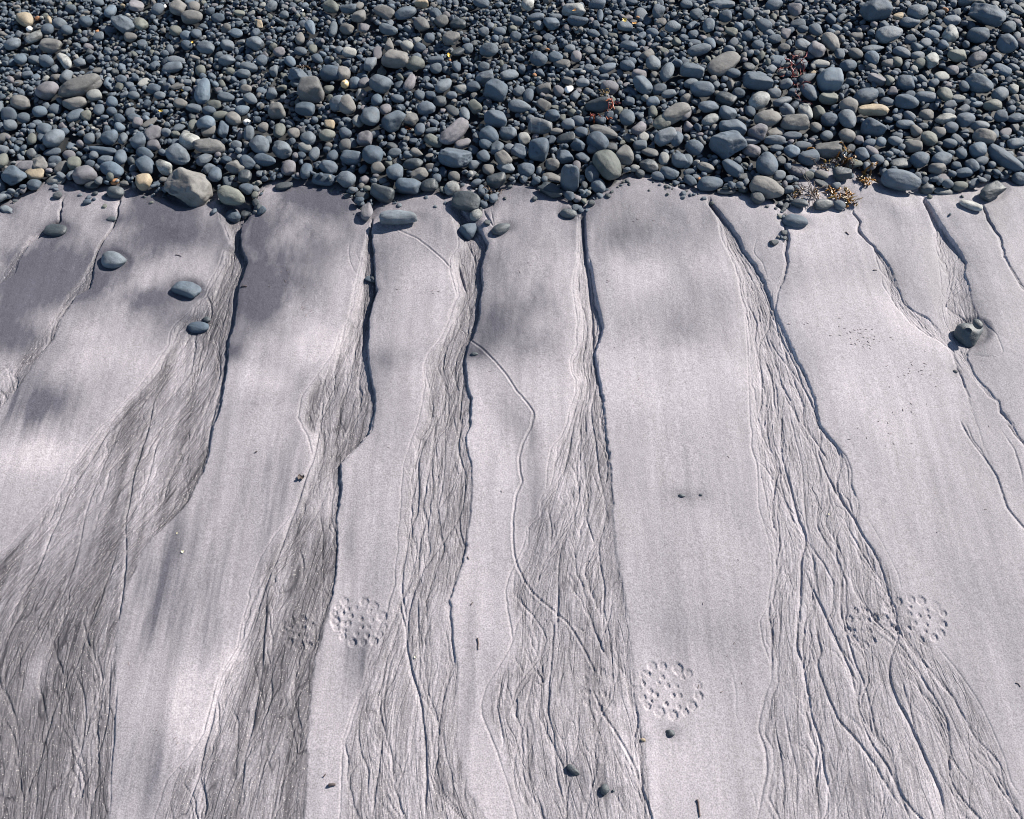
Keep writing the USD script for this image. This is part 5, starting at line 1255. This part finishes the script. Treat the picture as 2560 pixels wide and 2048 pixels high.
for s in pick:
    px_big = s.ax[0]
    sub = 5 if 'biggest' in (s.label or '') and s.ref == 'the biggest boulder' else 4 if px_big > .05 else 3 if px_big > .02 else 2
    vv, ff = stone_mesh(*s.ax, s.seed, s.shape, sub, crack=(sub == 5 or s.ref in ('the split round stone', 'the cracked slate stone')))
    vv = vv @ s.R.T
    lift = np.array([0, 0, vv[:, 2].min()])
    name = 'boulder' if s.ax[0] > .06 else 'pebble' if s.ax[0] < .022 else 'cobble'
    m = obj(name, (vv - lift, ff), LOOK[s.col], loc=s.pos + lift)
    tag(m, s.label, 'boulder' if name == 'boulder' else 'stone', 'stones of the shingle beach' if not s.sand else 'stones lying on the sand')
def quat(Rm):
    q = trimesh.transformations.quaternion_from_matrix(np.vstack([np.hstack([Rm, np.zeros((3, 1))]), [0, 0, 0, 1]]))
    return q
def instancer(name, lst, sub, nshape, label):
    pi = UsdGeom.PointInstancer.Define(stage, f'/World/{name}')
    protos, index = [], {}
    use = sorted({(s.shape, s.col) for s in lst})
    for sh in sorted({s.shape for s in lst}):
        for c in sorted({s.col for s in lst if s.shape == sh}):
            for k in range(nshape):
                vv, ff = stone_mesh(1, 1, 1, 1000 + ord(sh) * 7 + k * 13, sh, sub)
                m = usdkit.mesh(stage, f'/World/{name}/shapes/stone_{len(protos):03d}', (vv, ff), LOOK[c], smooth=True)
                index[(sh, c, k)] = len(protos); protos.append(m.GetPath())
    for p in protos: pi.CreatePrototypesRel().AddTarget(p)
    rr = np.random.default_rng(5)
    pi.CreateProtoIndicesAttr([index[(s.shape, s.col, int(rr.integers(nshape)))] for s in lst])
    pi.CreatePositionsAttr(Vt.Vec3fArray.FromNumpy(np.array([s.pos for s in lst], np.float32)))
    pi.CreateScalesAttr(Vt.Vec3fArray.FromNumpy(np.array([s.ax for s in lst], np.float32)))
    pi.CreateOrientationsAttr(Vt.QuathArray([Gf.Quath(*map(float, quat(s.R))) for s in lst]))
    tag(pi, label, 'pebbles', kind='stuff')
instancer('loose_shingle', big + extra, 2, 6, 'dark grey rounded pebbles and cobbles filling the shingle bank between the larger stones')
instancer('fine_gravel', [s for s in rest if s.kind == 'g'], 1, 2, 'fine dark gravel in the gaps between the beach stones')
# ------------------------------------------------------------------ weed, shells and scraps
def ribbon(path, w, th, up=None, seed=0):
    """a thin strap along a 3-D path, width w (may taper), thickness th, slightly cupped"""
    p = np.asarray(path, float); n = len(p)
    t = np.gradient(p, axis=0); t /= np.linalg.norm(t, axis=1)[:, None] + 1e-9
    rr = np.random.default_rng(seed)
    roll = np.cumsum(rr.normal(size=n)) * .16 + rr.normal() * .5
    side = np.cross(t, [0, 0, 1.0]); side /= np.linalg.norm(side, axis=1)[:, None] + 1e-9
    nor = np.cross(side, t)
    sd = side * np.cos(roll)[:, None] + nor * np.sin(roll)[:, None]; nn = np.cross(sd, t)
    w = np.broadcast_to(w, n)[:, None]; th = np.broadcast_to(th, n)[:, None]
    ring = np.stack([p - sd * w / 2, p + nn * th / 2, p + sd * w / 2, p - nn * th / 2], 1).reshape(-1, 3)
    f = []
    for i in range(n - 1):
        for k in range(4):
            a, b = i * 4 + k, i * 4 + (k + 1) % 4
            f += [(a, b, b + 4), (a, b + 4, a + 4)]
    f += [(0, 2, 1), (0, 3, 2), (n * 4 - 4, n * 4 - 3, n * 4 - 2), (n * 4 - 4, n * 4 - 2, n * 4 - 1)]
    return ring, np.array(f)
def top_at(x, y):
    if y > y_edge(x) - .02:
        j, i = int((y - SY[0]) / .004), int((x - SX[0]) / .004)
        w = TOP[max(j - 1, 0):j + 2, max(i - 1, 0):i + 2]
        return max(float(w.max()), float(ground_z(x, y)))
    return float(ground_z(x, y))
def tuft(name, panel, centres, n, length, width, mats, label, cat, seed, hug=1.0, rise=.006, branch=0, spread=1.0):
    """a clump of straps lying over whatever is under it: each strap is a part"""
    rr = np.random.default_rng(seed)
    c0 = W(P(panel, [centres[0][:2]]))[0]
    o = np.array([c0[0], c0[1], top_at(*c0)])
    root = thing(name, o, label, cat)
    for k in range(n):
        cx, cy, rad = centres[rr.integers(len(centres))]
        c = W(P(panel, [(cx + rr.normal() * rad * .45, cy + rr.normal() * rad * .45)]), o[2])[0]
        a = rr.uniform(0, 2 * math.pi); L = length * rr.uniform(.5, 1.2); m = 9
        curl = rr.normal() * 2.2; pts_ = []
        x, y = c
        for i in range(m):
            s = i / (m - 1)
            z = top_at(x, y)
            pts_.append([x, y, z + rise * (.4 + rr.random() * .8) + .004 * math.sin(3.1 * s)])
            x += math.cos(a) * L / m; y += math.sin(a) * L / m; a += curl / m + rr.normal() * .25
        q = np.array(pts_); q[:, 2] = gaussian_filter(q[:, 2], 1.0, mode='nearest') + .002
        tt = np.linspace(0, 1, m)
        w = width * rr.uniform(.5, 1.15) * np.sin(np.pi * (.12 + .8 * tt)) ** .6
        v, f = ribbon(q - o, w, np.minimum(.0012, w * .4), seed=seed * 100 + k)
        mat = mats[rr.integers(len(mats))]
        parts = [(v, f)]
        for b in range(branch):                                  # forked tips
            i = rr.integers(2, m - 2); a2 = rr.uniform(-.9, .9); d = (q[i + 1] - q[i - 1]) * [1, 1, .2]; d /= np.linalg.norm(d)
            e = np.array([d[0] * math.cos(a2) - d[1] * math.sin(a2), d[0] * math.sin(a2) + d[1] * math.cos(a2), .15])
            br = q[i] + np.outer(np.linspace(0, 1, 5), e) * L * .3 + np.array([0, 0, .003]) * np.linspace(0, 1, 5)[:, None] ** 2
            parts.append(ribbon(br - o, width * .5 * np.linspace(1, .35, 5), .0009, seed=k * 7 + b))
        obj('frond', merge(parts), mat, root)
    return root
def merge(parts):
    vs, fs, n = [], [], 0
    for v, f in parts:
        vs.append(v); fs.append(np.asarray(f) + n); n += len(v)
    return np.concatenate(vs), np.concatenate(fs)
def tube(path, r0, r1, sides=6):
    p = np.asarray(path, float); n = len(p)
    t = np.gradient(p, axis=0); t /= np.linalg.norm(t, axis=1)[:, None] + 1e-9
    s = np.cross(t, [.31, .17, .93]); s /= np.linalg.norm(s, axis=1)[:, None]; u = np.cross(t, s)
    th = np.arange(sides) * 2 * np.pi / sides; r = np.linspace(r0, r1, n)[:, None, None]
    v = (p[:, None] + r * (np.cos(th)[None, :, None] * s[:, None] + np.sin(th)[None, :, None] * u[:, None])).reshape(-1, 3)
    f = [(i * sides + k, i * sides + (k + 1) % sides, (i + 1) * sides + (k + 1) % sides) for i in range(n - 1) for k in range(sides)] + \
        [(i * sides + k, (i + 1) * sides + (k + 1) % sides, (i + 1) * sides + k) for i in range(n - 1) for k in range(sides)]
    f += [(0, k + 1, k) for k in range(1, sides - 1)] + [((n - 1) * sides, (n - 1) * sides + k, (n - 1) * sides + k + 1) for k in range(1, sides - 1)]
    return v, np.array(f)
tuft('seaweed', 'C0', [(700, 470, 60), (740, 510, 50), (660, 480, 60), (715, 430, 40), (700, 500, 50)], 16, .06, .006, REDS[:2] + [REDS[1]], 'dark red branching seaweed draped over stones right of the long slate block', 'seaweed', 3, branch=2)
tuft('seaweed', 'C0', [(745, 560, 18), (760, 610, 14), (740, 530, 20)], 7, .06, .0035, [REDS[1], KELP[3]], 'thin maroon weed strand trailing down between two upright slate stones', 'seaweed', 4, branch=1)
tuft('seaweed', 'B0', [(1690, 700, 34), (1650, 735, 40), (1615, 738, 30), (1700, 665, 16)], 16, .04, .006, [REDS[0], REDS[2], REDS[2], REDS[1]], 'bright orange-red weed tuft caught under a dark flat-bottomed cobble', 'seaweed', 5, branch=1)
tuft('kelp', 'C0', [(1060, 1000, 40), (1080, 1015, 40), (1000, 1010, 60), (930, 1030, 60), (1040, 960, 50)], 28, .036, .009, [KELP[1], KELP[1], KELP[1], KELP[0], KELP[2], KELP[3]], 'brown and amber kelp tangle in front of a sharp-cornered grey rock', 'seaweed', 6, branch=1)
tuft('kelp', 'C0', [(1170, 1080, 36), (1200, 1060, 40), (1190, 1105, 30)], 30, .03, .009, [KELP[0], KELP[2], KELP[0], KELP[1]], 'brown-amber kelp heap left of the long dark cobble', 'seaweed', 7, branch=1)
tuft('kelp', 'C0', [(1040, 1245, 40), (1000, 1215, 36), (1060, 1265, 34), (950, 1205, 24)], 46, .036, .009, [KELP[0], KELP[0], KELP[2], KELP[1]], 'bright amber kelp clump with a red tip lying on bare sand', 'seaweed', 8, branch=1)
tuft('kelp', 'C0', [(770, 1222, 46), (850, 1225, 36), (730, 1225, 22)], 24, .034, .007, [KELP[0], KELP[1], KELP[2], KELP[1]], 'small amber and black kelp scrap behind the wet cobbles under the stalk star', 'seaweed', 9)
tuft('seaweed', 'B0', [(1655, 590, 26)], 9, .035, .004, [KELP[2]], 'few olive weed threads on stones behind the cobble with the red tuft', 'seaweed', 10)
tuft('seaweed', 'A0', [(1895, 400, 20)], 12, .035, .004, [KELP[3], KELP[1]], 'small dark dried weed tuft between grey stones left of centre', 'seaweed', 11)
tuft('seaweed', 'B0', [(1010, 1180, 24), (930, 1180, 18)], 8, .04, .004, [KELP[3], KELP[1]], 'black wet weed wisps below the dark squared block at the sand edge', 'seaweed', 12)
# the star of dry stalks
c0 = W(P('C0', [(830, 1225)]))[0]; o = np.array([c0[0], c0[1], float(ground_z(*c0))])
root = thing('stalk_bundle', o, 'star of thin dry kelp stalks standing over wet cobbles on the sand', 'seaweed')
rr = np.random.default_rng(12)
for ex, ey in [(700, 1165), (740, 1190), (690, 1210), (830, 1140), (835, 1160), (900, 1180), (930, 1170), (790, 1300), (815, 1330), (835, 1335), (860, 1310), (880, 1300), (770, 1180), (760, 1090), (720, 1080)]:
    e = W(P('C0', [(ex, ey)]))[0]; L = np.hypot(*(e - c0)); m = 8
    path = [[c0[0] + (e[0] - c0[0]) * t + rr.normal() * .0022, c0[1] + (e[1] - c0[1]) * t + rr.normal() * .0022, 0] for t in np.linspace(0, 1, m)]
    for i, q in enumerate(path): q[2] = max(top_at(q[0], q[1]), o[2]) + .004 + .014 * math.sin(math.pi * i / (m - 1))
    obj('stalk', tube(np.array(path) - o, .0014, .0008), KELP[3], root)
for sx, sy, ex, ey in [(950, 1010, 860, 1080), (930, 1060, 850, 1050), (900, 1020, 800, 1060), (870, 1060, 760, 1050), (1000, 1040, 880, 1020)]:
    a, b = W(P('C0', [(sx, sy), (ex, ey)])); m = 8
    if ex == 860:
        oo = np.array([a[0], a[1], top_at(*a)]); r2 = thing('stalk_bundle', oo, 'loose bundle of pale dry kelp stalks left of the brown tangle', 'seaweed')
    path = np.array([[a[0] + (b[0] - a[0]) * t, a[1] + (b[1] - a[1]) * t + .006 * math.sin(3 * t), 0] for t in np.linspace(0, 1, m)])
    path[:, 2] = gaussian_filter([top_at(*q[:2]) for q in path], 1.5) + .008
    obj('stalk', tube(path - oo, .0014, .0009), KELP[3], r2)
# a curled amber ring of kelp
c = W(P('C0', [(815, 962)]))[0]; zr = top_at(*c)
th = np.linspace(.4, 6.0, 22)
v, f = ribbon(np.stack([.0155 * np.cos(th), .004 * np.sin(th * .5), .0155 + .0155 * np.sin(th)], 1), .006, .0014, seed=2)
m = obj('kelp_ring', (v, f), KELP[0], loc=(c[0], c[1], zr)); tag(m, 'amber ring of curled kelp standing on stones left of the sharp-cornered rock', 'seaweed')
# a small whelk shell: a coil that grows and slides down its axis, with whorl ribs
def whelk(L):
    n, k = 90, 12
    t = np.linspace(0, 1, n); ang = t * 5.2 * 2 * np.pi; g = .06 + .94 * t ** 1.6
    vs = []
    for i in range(n):
        rad = .30 * g[i] * L; c = np.array([rad * .55 * math.cos(ang[i]), rad * .55 * math.sin(ang[i]), L * (1 - t[i] ** .9 * .78)])
        e = np.array([math.cos(ang[i]), math.sin(ang[i]), 0])
        for j in range(k):
            a = 2 * np.pi * j / k; rr_ = rad * .62 * (1 + .07 * math.cos(3 * a))
            vs.append(c + e * rr_ * math.cos(a) + np.array([0, 0, 1]) * rr_ * 1.15 * math.sin(a))
    f = [(i * k + j, i * k + (j + 1) % k, (i + 1) * k + (j + 1) % k) for i in range(n - 1) for j in range(k)] + [(i * k + j, (i + 1) * k + (j + 1) % k, (i + 1) * k + j) for i in range(n - 1) for j in range(k)]
    f += [((n - 1) * k, (n - 1) * k + j, (n - 1) * k + j + 1) for j in range(1, k - 1)]
    return np.array(vs), np.array(f)
c = W(P('B0', [(30, 535)]), .05)[0]
v, f = whelk(.05); v = v - [0, 0, .012]
m = obj('whelk_shell', (v @ rot(.3, .75, 0).T, f), SHELL, loc=(c[0], c[1], top_at(*c) + .012)); tag(m, 'small tan spiral shell pointing away, in front of a brown rounded stone', 'shell')
def flake(L, Wd, seed):
    """a torn curled scrap"""
    rr = np.random.default_rng(seed); n, k = 9, 5
    u, w = np.meshgrid(np.linspace(-1, 1, n), np.linspace(-1, 1, k), indexing='ij')
    e = (1 - .55 * np.abs(u) ** 2.2) * (1 + .25 * rr.normal(size=(n, 1)) * np.ones((1, k)))
    x, y = u * L / 2, w * Wd / 2 * e
    z = .22 * L * (u ** 2) * rr.uniform(.3, 1) + .18 * Wd * w ** 2 + .05 * L * rr.normal(size=(n, k)) * .5
    p = np.stack([x, y, z], -1).reshape(-1, 3); q = p - [0, 0, .0011]
    f = []
    N = n * k
    for i in range(n - 1):
        for j in range(k - 1):
            a = i * k + j
            f += [(a, a + k, a + k + 1), (a, a + k + 1, a + 1), (N + a, N + a + k + 1, N + a + k), (N + a, N + a + 1, N + a + k + 1)]
    rim = [i * k for i in range(n)] + [(n - 1) * k + j for j in range(1, k)] + [i * k + k - 1 for i in range(n - 2, -1, -1)] + [j for j in range(k - 2, 0, -1)]
    for a, b in zip(rim, rim[1:] + rim[:1]): f += [(a, b, b + N), (a, b + N, a + N)]
    return np.concatenate([p, q]), np.array(f)
for i, (pn, x, y, L, wd, mat, name, lab, cat) in enumerate([
    ('A0', 1015, 712, .020, .010, YELLOW, 'kelp_scrap', 'tiny bright yellow scrap among fine pebbles in front of the teardrop stone', 'scrap'),
    ('A0', 1228, 330, .016, .009, YELLOW, 'kelp_scrap', 'tiny yellow scrap on fine pebbles behind the teardrop stone', 'scrap'),
    ('A0', 1155, 590, .018, .008, YELLOW, 'kelp_scrap', 'tiny yellow-green scrap just left of the teardrop stone', 'scrap'),
    ('B0', 1462, 172, .024, .013, ORANGE, 'kelp_scrap', 'small orange scrap left of a long dark slate near the far edge', 'scrap'),
    ('B0', 1775, 203, .030, .018, YELLOW, 'kelp_scrap', 'larger golden-yellow scrap under a grey block near the far edge', 'scrap'),
    ('B0', 1838, 200, .026, .012, ORANGE, 'kelp_scrap', 'thin amber scrap just right of the larger golden one', 'scrap'),
    ('B0', 683, 393, .030, .016, YELLOW, 'kelp_scrap', 'pale yellow curled scrap right of the big grey-brown boulder', 'scrap'),
    ('B0', 425, 800, .034, .028, REDS[2], 'kelp_scrap', 'orange-brown crumpled scrap in front of a grey tilted block', 'scrap'),
    ('C0', 1230, 1030, .02, .01, KELP[0], 'kelp_scrap', 'single amber kelp blade right of the brown-amber heap', 'scrap'),
    ('A2', 1150, 957, .010, .008, PALE, 'shell_flake', 'pale yellow shell flake alone on smooth sand left of the bootprints', 'shell'),
    ('A2', 1115, 840, .006, .004, PALE, 'shell_flake', 'tiny pinkish-white flake above the pale yellow one on sand', 'shell'),
    ('C2', 932, 716, .006, .004, PALE, 'shell_flake', 'tiny cream flake in the middle of the right-hand rippled fan', 'shell'),
    ('A2', 1895, 500, .026, .022, KELP[3], 'kelp_scrap', 'dark film of weed stuck at the narrow neck of the second fan', 'scrap'),
    ('B3', 470, 388, .008, .007, PALE, 'shell_flake', 'white flake in the dark rill below the middle fan', 'shell'),
    ('B3', 1500, 1000, .001, .001, PALE, None, '', '')]):
    if not name: continue
    c = W(P(pn, [(x, y)]), .03 if pn[1] == '0' else 0)[0]
    v, f = flake(.72 * L, .72 * wd, 60 + i)
    v = v @ rot(i * 1.3, .35 if pn[1] == '0' else .1, 0).T
    m = obj(name, (v, f), mat, loc=(c[0], c[1], top_at(*c) + .001 - min(0, v[:, 2].min()) * .7)); tag(m, lab, cat)
# twigs lying on the sand
for i, (pn, pts_, r0, lab) in enumerate([
    ('A3', [(2064, 1194), (2085, 1190), (2106, 1188)], .0042, 'short dark stubby twig on pale sand near the bottom left of middle'),
    ('A3', [(2030, 1140), (2038, 1132), (2044, 1122)], .0018, 'tiny bent twig just above the short stubby one'),
    ('B3', [(862, 268), (868, 300), (864, 322), (866, 340)], .0022, 'thin dark crooked twig on bare sand between the two middle fans'),
    ('B3', [(820, 60), (832, 44)], .0016, 'tiny dark twig above the crooked one on bare sand'),
    ('C3', [(104, 1282), (112, 1300), (116, 1345), (122, 1390)], .0028, 'brown twig pointing down the beach at the bottom edge'),
    ('A1', [(1100, 343), (1118, 345), (1136, 352)], .0016, 'thin dark twig on sand above the split half-buried stone'),
    ('A1', [(1510, 535), (1530, 534), (1545, 536)], .003, 'short black twig right of the leftmost deep gully'),
    ('C1', [(1040, 198), (1052, 208), (1060, 216)], .0024, 'small dark curled twig left of the winding right-hand rivulet'),
    ('C3', [(2110, 548), (2125, 552), (2140, 572)], .0014, 'hair-thin curled twig on sand near the right edge'),
    ('A2', [(1605, 336), (1618, 330)], .0022, 'tiny black bit of twig on smooth sand between the first two fans'),
    ('B2', [(800, 985), (808, 1000)], .0018, 'tiny slanting twig at the right bank of the middle-left fan'),
    ('C1', [(1215, 435), (1238, 434)], .002, 'tiny dark twig on pale sand right of the right-hand gully')]):
    q = W(P(pn, pts_)); d = np.array([[a, b, float(ground_z(a, b)) + r0 * .6] for a, b in q])
    m = obj('twig', tube(d - d[0], r0, r0 * .6, 7), TWIG, loc=d[0]); tag(m, lab, 'twig')
# loose crumbs of dry plant stuff, far too many to count
rr = np.random.default_rng(77); bits = []
def crumbs(panel, cx, cy, sx, sy, n, ang=None):
    for _ in range(n * 2 // 5):
        c = W(P(panel, [(cx + rr.normal() * sx, cy + rr.normal() * sy)]))[0]
        L = rr.uniform(.003, .009); a = rr.uniform(0, 3.14) if ang is None else ang + rr.normal() * .35
        d = np.array([math.cos(a), math.sin(a)]) * L / 2; k = rr.normal() * L * .15
        q = np.array([[c[0] - d[0], c[1] - d[1], 0], [c[0] + k, c[1] + k, 0], [c[0] + d[0], c[1] + d[1], 0]])
        q[:, 2] = [float(ground_z(*p[:2])) + .0008 for p in q]
        bits.append(tube(q, rr.uniform(.0005, .0009), .0005, 4))
for a in [('C1', 1180, 880, 90, 40, 60, -.4), ('C1', 1090, 820, 50, 15, 20, -.4), ('C1', 1440, 1060, 80, 50, 40), ('C1', 830, 770, 70, 20, 14, -.3), ('C2', 1230, 220, 90, 60, 22), ('C2', 1380, 60, 80, 40, 14), ('B1', 500, 560, 60, 12, 24, .3), ('B1', 1670, 500, 25, 6, 6, 0), ('B1', 1190, 400, 30, 20, 8), ('A1', 1830, 500, 60, 40, 26), ('A1', 1900, 680, 40, 20, 16),
          ('B2', 800, 300, 500, 300, 16), ('C2', 300, 500, 250, 400, 14), ('C3', 250, 500, 150, 300, 18), ('C2', 1700, 900, 300, 300, 18), ('A3', 950, 900, 150, 150, 14), ('B0', 1900, 1380, 60, 10, 8, 0), ('C1', 1500, 1250, 300, 120, 24), ('B1', 1800, 900, 200, 300, 16), ('B1', 1200, 1000, 250, 200, 14)]:
    crumbs(*a)
m = obj('plant_crumbs', merge(bits), CRUMB); tag(m, 'scattered dark crumbs of dry weed and stalk on the sand', 'debris', kind='stuff')
